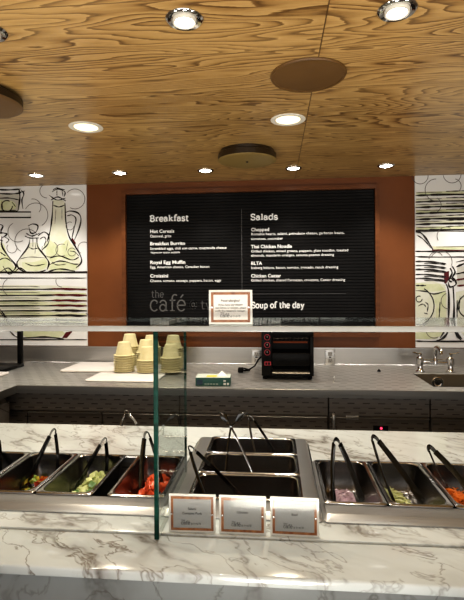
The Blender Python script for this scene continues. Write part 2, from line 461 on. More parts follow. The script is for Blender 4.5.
def slab(b, text, x, z, h, y, wt=.1, swt=.075, track=.02, xs=1.):
    """write text with its baseline at (x, z), em height h (cap height .72 h); returns the end x"""
    for ch in text:
        if ch == ' ':
            x += .34*h*xs; continue
        adv, st, se = GL[ch]
        for q in st:
            b.ribbon([(x + u*h*xs, z + v*h) for u, v in q], wt*h, y)
        for q in se:
            off = swt*.5 if abs(q[0][1] - q[1][1]) < 1e-6 and q[0][1] < .1 else (-swt*.5 if abs(q[0][1] - q[1][1]) < 1e-6 else 0)
            b.ribbon([(x + u*h*xs, z + (v + off)*h) for u, v in q], swt*h, y - .0002)
        x += (adv + track)*h*xs
    return x

def slab_width(text, h, track=.02, xs=1.):
    return sum((.34 if c == ' ' else GL[c][0] + track)*h*xs for c in text)

def type_mesh(b, text, x, z, size, y, width=None, bold=0., align='LEFT', tilt=0.):
    """sans lettering from the built-in face, standing in the plane y = const, reading from -y"""
    cu = bpy.data.curves.new('type', 'FONT'); cu.body = text; cu.size = size; cu.align_x = align
    cu.offset = bold*size; cu.resolution_u = 2
    o = bpy.data.objects.new('type', cu); C.objects.link(o)
    bpy.context.view_layer.update()
    me = bpy.data.meshes.new_from_object(o.evaluated_get(bpy.context.evaluated_depsgraph_get()))
    xs = [v.co.x for v in me.vertices]
    k = 1.
    if width: k = width/max(1e-6, max(xs) - min(xs))
    vs = [b.bm.verts.new((x + v.co.x*k, y, z + v.co.y)) for v in me.vertices]
    for p in me.polygons: b.face([vs[i] for i in p.vertices])
    bpy.data.objects.remove(o); bpy.data.curves.remove(cu); bpy.data.meshes.remove(me)

# ================================================================== the setting
XL, XR, YB = -3.2, 3.0, -2.6
b = B(); b.box(XL, XR, YB, WALL_Y + .1, -.05, 0); struct('floor', b, 'floor', 'dark tiled floor between the two counters', 'floor')
b = B(); b.box(XL, XR, YB, WALL_Y + .1, CEIL, CEIL + .06)
struct('ceiling', b, 'ceiling', 'golden brown wood veneer ceiling with dark grain and thin joints', 'ceiling')
b = B(); b.box(XL - .08, XL, YB, WALL_Y + .1, 0, CEIL); struct('wall_left', b, 'plaster', 'plain side wall left of the counters', 'wall')
b = B(); b.box(XR, XR + .08, YB, WALL_Y + .1, 0, CEIL); struct('wall_right', b, 'plaster', 'plain side wall right of the counters', 'wall')
b = B(); b.box(XL, XR, WALL_Y, WALL_Y + .1, 0, CEIL)
struct('wall_back', b, 'brown', 'reddish brown wall behind the menu board', 'wall')

# ------------------------------------------------------------------ printed panels left and right of the brown wall
MY = WALL_Y - .012          # front face of the printed glass
def mur(px, py): p = onY(px, py, MY); return (p.x, p.z)

def smooth_pts(pts, n=6):
    o = []
    P = [pts[0]] + list(pts) + [pts[-1]]
    for i in range(1, len(P) - 2):
        p0, p1, p2, p3 = P[i - 1:i + 3]
        for k in range(n):
            t = k/n
            o.append(tuple(.5*((2*p1[j]) + (-p0[j] + p2[j])*t + (2*p0[j] - 5*p1[j] + 4*p2[j] - p3[j])*t*t + (-p0[j] + 3*p1[j] - 3*p2[j] + p3[j])*t**3) for j in (0, 1)))
    o.append(pts[-1]); return o

PX = WALL_Y/F
class Mural:
    def __init__(s): s.b = B(); s.lay = 0
    def line(s, pts, w=1., mi=1, curve=True, vary=True):
        q = smooth_pts(pts) if curve and len(pts) > 2 else ([tuple(pts[0][j] + (pts[-1][j] - pts[0][j])*i/8 for j in (0, 1)) for i in range(9)] if len(pts) == 2 else pts)
        n = len(q); s.b.mi = mi; s.lay += 1
        ph = random.random()*6
        ww = [w*1.25*PX*((.76 + .24*math.sin(ph + 5*i/n*PI)) if vary else 1.)*(.45 + .55*min(1, 6*min(i, n - 1 - i)/n) if vary else 1.) for i in range(n)]
        s.b.ribbon([mur(*p) for p in q], ww, MY - .0012 - .00001*s.lay)
    def fill(s, pts, mi=3, curve=True):
        s.b.mi = mi; s.lay += 1
        q = smooth_pts(pts + [pts[0]])[:-1] if curve else pts
        s.b.poly([mur(*p) for p in q], MY - .0008 - .000003*s.lay)
    def circ(s, x, y, r, a0=0, a1=360, w=.5, mi=2):
        s.line([(x + r*math.cos(math.radians(a0 + (a1 - a0)*i/16)), y + r*math.sin(math.radians(a0 + (a1 - a0)*i/16))) for i in range(17)], w, mi, False, False)

MM = ['mural', 'ink', 'ink_thin', 'wash', 'wash_soft', 'ink_red', 'mural_glass']
ZL = 1.082
L = Mural()
L.b.mi = 0; L.b.box(XL + .002, -1.439, MY, WALL_Y - .001, ZL, CEIL - .001)
# big carafe
L.fill([(53, 200), (51, 222), (49, 236), (42, 252), (49, 265), (49, 271), (75, 271), (80, 262), (76, 250), (67, 235), (65, 203)], 4)
L.fill([(50, 240), (46, 252), (52, 262), (60, 258), (70, 260), (76, 254), (68, 240), (60, 246)], 3)
L.fill([(52, 264), (50, 270), (74, 270), (76, 265), (64, 262)], 3)
L.line([(53, 201), (52, 218), (50, 232), (47, 242)], 1.5); L.line([(65, 203), (66, 222), (69, 236), (75, 246), (81, 257), (81, 263), (76, 268)], 1.6)
L.line([(53, 205), (59, 207), (65, 205)], 1.1); L.line([(51, 200), (58, 197), (66, 201)], 1.2)
L.line([(49, 195), (57, 200), (66, 198)], 1.1); L.line([(52, 192), (58, 189), (65, 192), (64, 197)], 1.2)
L.line([(53, 190), (57, 188), (65, 190)], 1.0); L.line([(57, 190), (57, 196)], .8); L.line([(62, 190), (63, 196)], .8)
L.line([(65, 213), (70, 211), (78, 213), (81, 219), (79, 229), (74, 241)], 1.4); L.line([(67, 216), (72, 215), (76, 219), (74, 229), (72, 238)], 1.1)
L.fill([(72, 237), (76, 243), (75, 247), (71, 241)], 5, False)
L.line([(50, 258), (60, 256), (72, 260), (79, 257)], 1.2); L.line([(49, 265), (60, 261), (74, 264), (79, 264)], 1.2)
L.line([(48, 271.5), (60, 269), (75, 271)], 1.4); L.line([(52, 262), (57, 265), (66, 264)], .9); L.line([(70, 251), (75, 252), (79, 256)], .9)
L.line([(68, 242), (66, 252)], .6, 2); L.line([(56, 209), (55, 224)], .6, 2); L.line([(62, 208), (62, 220)], .6, 2)
# middle cruet
L.fill([(30, 243), (25, 252), (18, 262), (21, 270), (33, 272), (46, 269), (48, 262), (41, 253), (38, 243)], 4)
L.fill([(22, 262), (24, 269), (36, 271), (46, 267), (45, 259), (34, 262)], 3)
L.line([(28, 226), (33, 224), (38, 226), (36, 232), (31, 233), (29, 227)], 1.3); L.line([(26, 233), (32, 236), (40, 233)], 1.2)
L.line([(25, 236), (30, 238), (39, 238)], 1.0); L.line([(30, 239), (28, 247), (20, 258), (17, 264), (21, 270), (34, 273), (46, 270)], 1.5)
L.line([(37, 238), (38, 247), (45, 256), (49, 263), (47, 270)], 1.6); L.line([(38, 236), (44, 232), (49, 236), (48, 244), (42, 250)], 1.2)
L.line([(40, 239), (44, 237), (46, 240), (44, 246)], .9); L.line([(29, 247), (33, 249), (38, 248)], .9); L.line([(20, 259), (30, 257), (46, 258)], .8, 2)
L.line([(33, 234), (33, 247)], .7); L.line([(36, 243), (35, 254)], .6, 2); L.line([(25, 263), (34, 266), (45, 264)], 1.)
# left cruet
L.fill([(-6, 245), (3, 243), (8, 256), (14, 266), (12, 272), (-70, 272)], 3)
L.line([(-2, 224), (3, 226), (1, 232), (7, 234), (2, 238)], 1.5); L.line([(2, 236), (2, 246), (9, 257), (16, 266), (12, 272)], 1.7)
L.line([(-2, 233), (4, 233)], 1.6); L.line([(0, 240), (3, 241)], 1.3); L.line([(5, 237), (9, 240), (6, 243)], .9)
L.line([(-4, 262), (5, 258), (12, 262)], 1.); L.line([(0, 272), (8, 268), (14, 272), (20, 268), (27, 272)], 1.2); L.line([(3, 266), (9, 274), (15, 271)], 1.1)
L.line([(0, 252), (6, 256)], 1.2)
# jar on the small shelf, top left
L.fill([(-8, 194), (18, 194), (19, 204), (17, 211), (-8, 211)], 6)
L.fill([(-8, 200), (12, 201), (15, 209), (-8, 210)], 3)
L.line([(-8, 189), (8, 190), (21, 189)], 1.5); L.line([(-8, 193), (10, 194), (21, 193)], 1.5); L.line([(19, 189), (20, 198), (18, 211)], 1.6)
L.line([(21, 190), (24, 194), (22, 200), (23, 209)], 1.2); L.line([(-8, 199), (8, 198), (19, 200)], 1.1); L.line([(-8, 211.5), (8, 211), (18, 211)], 1.5)
L.circ(7, 206, 5.5, 0, 300, .9, 1); L.line([(12, 202), (16, 207)], .8); L.line([(2, 201), (3, 209)], .8); L.line([(18, 193), (25, 191)], 1.)
L.line([(-8, 212), (31, 212), (31, 217.5), (-8, 217.5)], 1.1, 1, False, False)
# shelf edge and stacked plates
L.line([(-70, 272), (40, 272.5), (87.4, 272.2)], 1.6, 1, False, False); L.line([(-70, 278), (40, 278), (87.4, 278)], .9, 1)
for i, yy in enumerate((289, 295, 300.5, 305.5, 310.5, 315.5, 320, 323.5)):
    L.fill([(-70, yy - 3.4), (30, yy - 4), (66, yy - 3.2), (86, yy - 2), (86, yy - .6), (50, yy - .3), (-70, yy - .2)], 3 if i % 2 else 4, False)
    L.line([(-70, yy + 1.2), (20, yy + .3), (45, yy + .2), (70, yy - .4), (87, yy + .2)], 1.5)
    L.line([(52, yy - .3), (70, yy + .2), (87, yy + .4)], 2., 5 if i < 4 else 1)
    L.line([(-70, yy - 2), (20, yy - 2.6), (40, yy - 2.2)], .6, 2)
L.line([(0, 309), (8, 319), (15, 322)], 1.3); L.line([(0, 312), (9, 322)], 1.1)
L.fill([(14, 331), (62, 331), (66, 334), (58, 338), (26, 337)], 3, False)
L.fill([(62, 338), (66, 332), (73, 331), (67, 338)], 5, False)
L.line([(9, 330), (15, 336), (22, 338.5)], 1.2); L.line([(20, 338.3), (45, 337), (64, 339)], 1.6, 1); L.line([(-70, 339.6), (40, 339.6), (87.4, 339.6)], 1.1, 1)
# loose curls
for x, y, r, a, z in ((75, 199, 10, -140, 120), (36, 215, 12, -150, 60), (18, 232, 10, 60, 240), (27, 241, 12, 120, 330), (70, 226, 4, 0, 300), (50, 249, 8, -60, 200),
                      (12, 248, 5, -40, 220), (62, 250, 6, 60, 300), (72, 252, 4, 0, 330), (47, 191, 7, 90, 250), (12, 287, 9, 120, 240), (82, 320, 8, -60, 120), (62, 281, 6, 90, 200), (33, 207, 8, -100, 40), (84, 248, 6, 120, 300)):
    L.circ(x, y, r, a, z)
mp = obj('mural_panel', L.b, MM, None, None, recalc=False)
tag(mp, 'white printed wall panel with line-drawn oil carafes, left of brown wall', 'wall art')

Rm = Mural(); ZR = 1.082
Rm.b.mi = 0; Rm.b.box(1.0185, XR - .002, MY, WALL_Y - .001, ZR, CEIL - .001)
for i, yy in enumerate((195, 201.5, 207, 213, 219, 224, 230)):
    Rm.fill([(416, yy - 3), (440, yy - 3.6), (470, yy - 4), (545, yy - 1), (440, yy - .6), (416, yy - .4)], 4 if i % 3 else 3, False)
    Rm.line([(415.5, yy + .6), (428, yy + .1), (445, yy - .4), (545, yy - 1.4)], 1.9)
    Rm.line([(416, yy - 2.2), (430, yy - 2.6), (442, yy - 2.8)], .7, 2); Rm.line([(446, yy - 3.6), (456, yy - 3.9), (466, yy - 4.2)], .9, 1)
Rm.fill([(432, 246.5), (545, 245), (545, 249), (434, 249.6)], 3, False)
Rm.line([(415.5, 232), (421, 233), (427, 240), (433, 250)], 1.6); Rm.line([(417, 235), (424, 240), (431, 248)], 1.0)
Rm.line([(415.5, 231.5), (440, 231), (545, 231.5)], 1.3); Rm.line([(432, 250), (450, 250.6), (545, 250)], 1.9, 5); Rm.line([(415.3, 251.3), (440, 251.4), (545, 251)], 1.5, 1)
Rm.line([(415.3, 256.5), (440, 257), (545, 256.5)], 1.3, 1); Rm.line([(436, 247), (545, 245.5)], .7, 2)
# storage jar with clamp lid
Rm.fill([(415.5, 283), (432, 281), (445, 285), (447, 296), (447, 318), (444, 333), (430, 339), (415.5, 338)], 4, False)
Rm.fill([(432, 294), (446, 292), (446, 318), (443, 327), (436, 322), (436, 306)], 3, False)
Rm.fill([(415.5, 283), (430, 284), (440, 284), (445, 290), (430, 292), (415.5, 289)], 3, False)
Rm.fill([(415.5, 331), (430, 330), (444, 333), (436, 339), (415.5, 339)], 3, False)
for yy, w in ((262, 1.6), (266, 1.3), (270, 1.8), (275, 1.4), (279, 1.6)):
    Rm.line([(415.5, yy - .5), (425, yy - .6), (438, yy + .5), (446, yy + 2)], w)
    Rm.line([(424, yy + 1.4), (436, yy + 1.6), (445, yy + 2.8)], .8)
Rm.line([(415.5, 285.5), (426, 285.5)], 1.4); Rm.line([(415.5, 290.5), (426, 291.5), (434, 294), (446, 291)], 1.1)
Rm.fill([(444, 272), (449, 271), (449, 279), (446, 284), (444, 283)], 5, False)
Rm.line([(450, 268), (452, 273), (449, 280), (452, 282)], 1.6); Rm.line([(452, 266), (455, 272), (452, 278), (454, 281)], 1.5); Rm.line([(448, 280), (453, 278), (456, 284), (450, 287), (448, 282)], 1.5)
Rm.line([(446, 284), (448.5, 292), (448.5, 316), (447, 326), (440, 338)], 1.8); Rm.line([(440, 302), (439, 318)], 1.1); Rm.circ(414, 306, 20, -60, 75, .9, 1)
Rm.circ(419, 299, 3, 0, 300, .7, 1); Rm.line([(418, 306), (423, 304), (426, 307)], .9); Rm.line([(425, 302), (428, 305), (427, 312)], 1.); Rm.line([(424, 313), (428, 314)], .9)
Rm.line([(415.5, 324), (424, 325), (427, 323)], 1.4); Rm.line([(436, 341), (443, 338), (448, 331), (449, 322)], 2.); Rm.line([(453, 286), (454, 305), (454, 322), (457, 333), (462, 339)], 1.8)
Rm.fill([(456, 292), (475, 288), (475, 336), (464, 336), (457, 326)], 4, False); Rm.fill([(457, 268), (475, 262), (475, 284), (457, 286)], 6, False)
Rm.line([(456, 267), (466, 263), (475, 262)], 1.8); Rm.line([(456, 274), (475, 270)], 1.6); Rm.line([(456, 280), (475, 277)], 2., 5); Rm.line([(457, 286), (475, 284)], 1.8, 5); Rm.line([(456, 262), (475, 258)], 1.)
Rm.line([(457, 300), (457, 318)], 1.2); Rm.line([(460, 296), (459, 312)], .8); Rm.circ(470, 306, 12, 90, 260, .9, 1); Rm.line([(461, 340), (456, 334), (454, 326)], 2.2)
Rm.line([(415.3, 341), (440, 341.4), (545, 341)], 1.5, 1)
for x, y, r, a, z in ((420, 176, 8, -40, 200), (436, 190, 11, 90, 270), (452, 174, 9, 0, 170), (454, 186, 7, -80, 40), (441, 262, 11, -150, 20), (449, 301, 8, 90, 250), (434, 330, 8, 60, 200), (433, 205, 8, -60, 60), (446, 236, 9, 150, 300), (436, 259, 7, 180, 330)):
    Rm.circ(x, y, r, a, z)
mp = obj('mural_panel', Rm.b, MM, None, None, recalc=False)
tag(mp, 'white printed wall panel with drawn plates and storage jars, above the sink', 'wall art')

# ------------------------------------------------------------------ menu board
bx0, bx1, bz0, bz1 = -1.122, .730, 1.19, 2.236
mb = thing('menu_board', 'large black slatted menu board with white lettering in brown timber frame', 'menu board', (0, 0, 0))
b = B(); fw, fy0, fy1 = .030, WALL_Y - .045, WALL_Y - .0015
b.prism([(bx0 - fw, bz0 - fw), (bx1 + fw, bz0 - fw), (bx1, bz0), (bx0, bz0)], fy0, fy1, 'Y')
b.prism([(bx0 - fw, bz1 + fw), (bx0, bz1), (bx1, bz1), (bx1 + fw, bz1 + fw)], fy0, fy1, 'Y')
b.prism([(bx0 - fw, bz0 - fw), (bx0, bz0), (bx0, bz1), (bx0 - fw, bz1 + fw)], fy0, fy1, 'Y')
b.prism([(bx1 + fw, bz0 - fw), (bx1 + fw, bz1 + fw), (bx1, bz1), (bx1, bz0)], fy0, fy1, 'Y')
obj('frame', b, 'frame', mb, 30)
b = B(); n = 46; pr = []
yb = WALL_Y - .004; yf = WALL_Y - .016
for i in range(n):
    z0 = bz0 + (bz1 - bz0)*i/n; z1 = bz0 + (bz1 - bz0)*(i + 1)/n; d = z1 - z0
    pr += [(yf + .004, z0), (yf, z0 + d*.16), (yf, z0 + d*.80), (yf + .004, z0 + d*.93)]
pr += [(yf + .004, bz1), (yb, bz1), (yb, bz0)]
b.prism(pr, bx0 + .0005, bx1 - .0005, 'X')
obj('slatted_panel', b, 'board', mb, 20)
TY = yf - .0012
def mz(px, py): p = onY(px, py, TY); return p.x, p.z
def wpx(a, c, py): return onY(c, py, TY).x - onY(a, py, TY).x
for txt, x0, x1, base, h in (('Breakfast', 149.5, 189, 221.5, .062), ('Salads', 250.5, 278, 220, .060), ('Soup of the day', 251.5, 304.5, 308, .060)):
    x, z = mz(x0, base); w = wpx(x0, x1, base); b = B()
    slab(b, txt, x, z, h, TY, .155, .11, .02, w/slab_width(txt, h))
    obj('heading_lettering', b, 'white_text', mb, None)
menu = [  # text, x0, x1, baseline, size, bold
 ('Hot Cereals', 150, 174, 233, .036, .024), ('Oatmeal, grits', 150, 171, 237.5, .029, .008),
 ('Breakfast Burrito', 150, 185, 245.3, .036, .024), ('Scrambled eggs, chili con carne, mozzarella cheese', 150, 226.5, 249.8, .0265, .012), ('Vegetarian option available', 150.5, 180, 253.5, .021, .004),
 ('Royal Egg Muffin', 150, 185, 264, .036, .024), ('Egg, American cheese, Canadian bacon', 150, 209, 268.3, .0265, .012),
 ('Croissini', 150, 168, 277.5, .036, .024), ('Cheese, tomato, sausage, peppers, bacon, eggs', 150, 221, 282, .0265, .012),
 ('Chopped', 251, 269, 231.3, .036, .024), ('Romaine hearts, salami, provolone cheese, garbanzo beans,', 251, 344, 235.3, .0265, .012), ('tomatoes, cucumber', 251, 283, 240, .0265, .012),
 ('Thai Chicken Noodle', 251, 292, 248.3, .036, .024), ('Grilled chicken, mixed greens, peppers, glass noodles, toasted', 251, 348, 252.5, .0265, .012), ('almonds, mandarin oranges, sesame-peanut dressing', 251, 334, 256.7, .0265, .012),
 ('BLTA', 251, 262, 265, .036, .024), ('Iceberg lettuce, bacon, tomato, avocado, ranch dressing', 251, 338, 269, .0265, .012),
 ('Chicken Caesar', 251, 281, 277.5, .036, .024), ('Grilled chicken, shaved Parmesan, croutons, Caesar dressing', 251, 345, 281.5, .0265, .012)]
for txt, x0, x1, base, size, bold in menu:
    x, z = mz(x0, base); b = B()
    type_mesh(b, txt, x, z, size, TY, wpx(x0, x1, base), bold)
    obj('menu_lettering', b, 'white_text', mb, None)
b = B()
x, z = mz(151.3, 297.5); slab(b, 'the', x, z, .074, TY, .07, .035, .02, wpx(151.3, 164, 297)/slab_width('the', .074))
x, z = mz(149.5, 311); slab(b, 'café', x, z, .165, TY, .062, .03, .02, wpx(149.5, 186.5, 311)/slab_width('café', .165))
obj('emblem_lettering', b, 'grey_text', mb, None); b = B()
x, z = mz(189, 308.5); slab(b, '@', x, z + .008, .082, TY, .042, .03, .0, .95)
obj('emblem_lettering', b, 'grey_text', mb, None); b = B()
x, z = mz(200.5, 309); slab(b, 'two70', x, z, .092, TY, .06, .035, .03, 1.)
obj('emblem_lettering', b, 'grey_text', mb, None)
b = B(); x, z = mz(241.5, 209); x2, z2 = mz(241.5, 290); b.box(x - .0015, x + .0015, TY, TY + .0006, z2, z)
obj('divider_rule', b, 'rule', mb, None)
b = B(); x, z = mz(251, 294); x2, z2 = mz(346, 294); b.box(x, x2, TY, TY + .0006, z - .0012, z + .0012)
obj('divider_rule', b, 'rule', mb, None)

# ------------------------------------------------------------------ ceiling fixtures
def disc_thing(name, label, cat, group, x, y, parts):
    t = thing(name, label, cat, (x, y, CEIL), 0, group)
    for nm, prof, m in parts:
        bb = B(); bb.lathe(prof, n=48); obj(nm, bb, m, t, 40)
    return t

def spot(x, y, energy, size=1.9, col=(1, .94, .85), rad=.04, z=CEIL - .06, aim=None, blend=.8):
    l = bpy.data.lights.new('ceiling spot beam', 'SPOT'); l.energy = energy; l.spot_size = size; l.spot_blend = blend
    l.color = col; l.shadow_soft_size = rad
    l.energy *= 1.7
    o = bpy.data.objects.new('ceiling spot beam', l); C.objects.link(o); o.location = (x, y, z)
    if aim is not None:
        d = Vector(aim) - Vector((x, y, z)); o.rotation_euler = d.to_track_quat('-Z', 'Y').to_euler()
    return o

K = .001
gimb = [('trim_ring', [(.036, -K), (.040, -.006), (.050, -.008), (.056, -.004), (.057, -K), (.036, -K)], 'chrome'),
        ('inner_ring', [(.026, -K*2), (.029, -.012), (.034, -.013), (.0355, -K*2), (.026, -K*2)], 'white_metal'),
        ('lamp_lens', [(0, -.010), (.020, -.009), (.0265, -.006), (.0265, -K*2), (0, -K*2)], 'lamp')]
for i, (x, y, lb) in enumerate(((-.261, 1.374, 'chrome gimbal downlight at the top centre, nearest ceiling row, lit white'),
                 (.358, 1.389, 'chrome gimbal downlight at top right of the near ceiling row, lit'),
                 (-.879, 1.380, 'chrome gimbal downlight cut by the left edge, above dark ceiling disc'))):
    if i == 0: g0 = disc_thing('recessed_downlight', lb, 'ceiling light', 'ceiling downlights', x, y, gimb)
    else:
        o = dup(g0, lb); o.location = (x, y, CEIL)
    spot(x, y, 11)
white = [('trim_ring', [(.058, -K), (.060, -.004), (.074, -.006), (.082, -.003), (.083, -K), (.058, -K)], 'white_metal'),
         ('lamp_lens', [(0, -.005), (.050, -.004), (.0575, -.002), (.0575, -K), (0, -K)], 'lamp_warm')]
for i, (x, y, lb) in enumerate(((-.925, 2.248, 'wide white-rimmed downlight with warm yellow lens, on the left ceiling'),
                 (.070, 2.251, 'wide white-rimmed downlight with warm lens, beside the ceiling joint'))):
    if i == 0: g0 = disc_thing('recessed_downlight', lb, 'ceiling light', 'ceiling downlights', x, y, white)
    else:
        o = dup(g0, lb); o.location = (x, y, CEIL)
    spot(x, y, 22, 2.2, (1, .86, .66))
small = [('trim_ring', [(.040, -K), (.042, -.006), (.050, -.008), (.055, -.004), (.056, -K), (.040, -K)], 'chrome'),
         ('lamp_lens', [(0, -.007), (.032, -.006), (.0395, -.003), (.0395, -K*2), (0, -K*2)], 'lamp')]
for i, (x, nm) in enumerate(((-1.668, 'small chrome downlight farthest left in the row along the mural wall'),
                (-1.063, 'small chrome downlight above the left edge of the menu board'),
                (-.464, 'small chrome downlight just left of the round brass ceiling fixture'),
                (.134, 'small chrome downlight just right of the round brass ceiling fixture'),
                (.742, 'small chrome downlight above the right edge of the menu board'))):
    if i == 0: g0 = disc_thing('recessed_downlight', nm, 'ceiling light', 'ceiling downlights', x, 3.165, small)
    else:
        o = dup(g0, nm); o.location = (x, 3.165 + .004*i, CEIL)
    spot(x, 3.17, 15, 2.0)
spot(1.34, 3.18, 15, 2.0); spot(-2.25, 3.17, 12, 2.0)
disc_thing('ceiling_speaker', 'flat round brown speaker disc set flush over the ceiling joint', 'ceiling speaker', None, .132, 1.785,
           [('rim', [(.132, -K), (.132, -.008), (.139, -.009), (.142, -.005), (.142, -K), (.132, -K)], 'bronze'),
            ('grille', [(0, -.007), (.125, -.007), (.1315, -.006), (.1315, -K), (0, -K)], 'bronze')])
disc_thing('ceiling_fixture', 'round dull brass ceiling fixture hanging low above the menu board', 'ceiling fixture', None, -.155, 2.755,
           [('side_band', [(.158, -K), (.158, -.016), (.170, -.022), (.172, -.054), (.166, -.054), (.166, -.024), (.150, -.014), (.150, -K), (.158, -K)], 'bronze_side'),
            ('bottom_disc', [(0, -.060), (.150, -.060), (.166, -.0585), (.172, -.055), (.1655, -.0545), (0, -.05)], 'brass'),
            ('screw_cap', [(0, -.068), (.006, -.067), (.007, -.0605), (0, -.0602)], 'bronze_side')])
disc_thing('ceiling_fixture', 'thick dark brown ceiling disc cut off by the left picture edge', 'ceiling fixture', None, -1.192, 1.805,
           [('side_band', [(.138, -K), (.138, -.010), (.158, -.014), (.165, -.018), (.165, -.046), (.160, -.046), (.160, -.02), (.132, -.012), (.132, -K), (.138, -K)], 'bronze_side'),
            ('bottom_disc', [(0, -.052), (.140, -.052), (.158, -.0505), (.165, -.047), (.1595, -.0465), (0, -.044)], 'bronze'),
            ('screw_cap', [(0, -.060), (.006, -.059), (.007, -.0525), (0, -.0522)], 'bronze_side')])

# ------------------------------------------------------------------ front counter
fc = thing('marble_counter', 'white veined marble serving counter with stepped top across the foreground', 'counter', (0, 0, 0))
b = B(); b.box(-2.6, 2.4, 1.0, 1.1515, CT - .024, CT, .006, 3); obj('counter_top', b, 'marble', fc, 40)
b = B(); b.box(-2.6, 2.4, 1.156, 1.30, CT - .024, CT + .002, .0012, 2); obj('raised_strip', b, 'marble_ledge', fc, 40)
b = B(); b.box(-2.6, 2.4, 1.035, 1.06, 0., CT - .025); obj('front_panel', b, 'marble_front_shaded', fc)
LB = 2.05
b = B(); b.prism([(-2.6, 1.705), (-.311, 1.645), (-.311, 1.862), (.130, 1.862), (.130, 1.645), (2.4, 1.645), (2.4, LB), (-2.6, LB)], CT - .024, CT, 'Z'); obj('back_ledge', b, 'marble_ledge', fc)
b = B(); b.box(-2.6, 2.4, 1.975, 2.0, 0, CT - .025); obj('rear_panel', b, 'steel_dark', fc)
b = B(); b.box(-2.62, -2.601, 1.035, 2.0, 0, CT); obj('end_panel', b, 'marble_front_shaded', fc)
b = B(); b.box(2.401, 2.42, 1.035, 2.0, 0, CT); obj('end_panel', b, 'marble_front_shaded', fc)

# ------------------------------------------------------------------ drop-in wells
def well(label, x0, x1, y0, y1, hx0, hx1, hy0, hy1, zt=.926, r=.012):
    t = thing('food_well', label, 'food well', ((x0 + x1)/2, (y0 + y1)/2, CT), 0, 'stainless drop-in food wells')
    cx, cy = (x0 + x1)/2, (y0 + y1)/2
    def lp(a0, a1, b0, b1, rr_, z): return rr(a1 - a0, b1 - b0, rr_, z, 4, (a0 + a1)/2 - cx, (b0 + b1)/2 - cy)
    b = B(); o = CT
    zb = .9130 - o; zt -= o
    b.loops([lp(x0, x1, y0, y1, r, zb), lp(x0, x1, y0, y1, r, zb + .003), lp(x0 + .007, x1 - .007, y0 + .022, y1 - .007, r, zt - .001), lp(x0 + .009, x1 - .009, y0 + .028, y1 - .009, r, zt),
             lp(hx0 - .003, hx1 + .003, hy0 - .003, hy1 + .003, .006, zt), lp(hx0, hx1, hy0, hy1, .006, zt - .003), lp(hx0, hx1, hy0, hy1, .006, zt - .02)])
    obj('flange', b, 'steel_well', t, 30)
    b = B()
    b.loops([lp(hx0, hx1, hy0, hy1, .006, zt - .0205), lp(hx0, hx1, hy0, hy1, .006, -.2)], False, True)
    obj('basin', b, 'steel_dark', t, 30)
    return t
W0 = .926
well('left stainless food well holding diced vegetable pans, left of glass pane', -1.10, -.3146, 1.236, 1.660, -1.058, -.322, 1.318, 1.631)
well('middle stainless food well holding three wide pans behind the cards', -.305, .124, 1.236, 1.877, -.245, .0715, 1.320, 1.855)
well('right stainless food well holding onion, green and carrot pans', .126, .71, 1.236, 1.660, .1335, .6635, 1.318, 1.631)

def pan(label, x0, x1, y0, y1, depth=.10, zt=None, corner=.03):
    """rectangular insert pan, rim resting on the flange"""
    zt = W0 + .0055
    t = thing('food_pan', label, 'food pan', ((x0 + x1)/2, (y0 + y1)/2, zt), 0, 'steel insert pans')
    w, d = x1 - x0, y1 - y0
    b = B()
    b.loops([rr(w, d, .012, -.0045), rr(w + .0, d, .012, -.001), rr(w - .003, d - .003, .012, 0.), rr(w - .020, d - .020, corner, .0004), rr(w - .024, d - .024, corner, -.002)])
    obj('rim', b, 'steel_pan', t, 30)
    b = B()
    b.loops([rr(w - .024, d - .024, corner, -.0022), rr(w - .028, d - .028, corner, -.03), rr(w - .040, d - .040, corner, -depth + .012), rr(w - .056, d - .056, corner, -depth + .002), rr(w - .08, d - .08, corner, -depth)], False, True)
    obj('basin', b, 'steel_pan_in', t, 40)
    return (x0 + x1)/2, (y0 + y1)/2, zt - depth
PY0, PY1 = 1.312, 1.6375
PS = .9653
P0 = pan('nearly empty steel pan cut by the left picture edge', PS*-1.092, PS*-.916, PY0, PY1)
P1 = pan('steel pan holding chopped yellow and red peppers', PS*-.912, PS*-.732, PY0, PY1)
P2 = pan('steel pan holding pale green cucumber cubes', PS*-.728, PS*-.548, PY0, PY1)
P3 = pan('steel pan holding diced red tomato beside the glass pane', PS*-.504, PS*-.3285, PY0, PY1)
R1 = pan('steel pan holding chopped red onion', PS*.1385, PS*.3165, PY0, PY1)
R2 = pan('steel pan holding pale green shreds, right of the onion pan', PS*.3205, PS*.4995, PY0, PY1)
R3 = pan('steel pan holding shredded carrot at the right picture edge', PS*.5035, PS*.684, PY0, PY1)
Q1 = pan('wide dark steel pan nearest the three cards', PS*-.261, PS*.081, PS*1.362, PS*1.5505, .10)
Q2 = pan('wide steel pan between the front and rear wide pans', PS*-.261, PS*.081, PS*1.5525, PS*1.7385, .10)
Q3 = pan('wide steel pan with dark red glow, rearmost of three wide pans', PS*-.261, PS*.081, PS*1.7405, PS*1.9285, .10)

# ------------------------------------------------------------------ food
def heap_points(cx, cy, z0, w, d, n, s, peak, px=0., py=0.):
    pts = []
    for _ in range(n):
        a = random.uniform(-w/2, w/2); c = random.uniform(-d/2, d/2)
        h = peak*max(0., 1 - ((a - px)/(w*.42))**2)*max(0., 1 - ((c - py)/(d*.45))**2)
        pts.append((cx + a, cy + c, z0 + s*.62 + random.uniform(.55, 1.)*h))
    return pts

def pieces(name, meshes, pts, label, cat, group):
    for i, p in enumerate(pts):
        o = bpy.data.objects.new(name, meshes[i % len(meshes)]); C.objects.link(o)
        o.location = p; o.rotation_euler = [random.uniform(-.7, .7), random.uniform(-.7, .7), random.uniform(0, 6)]
        o.scale = [random.uniform(.85, 1.2) for _ in range(3)]
        tag(o, label, cat, group)

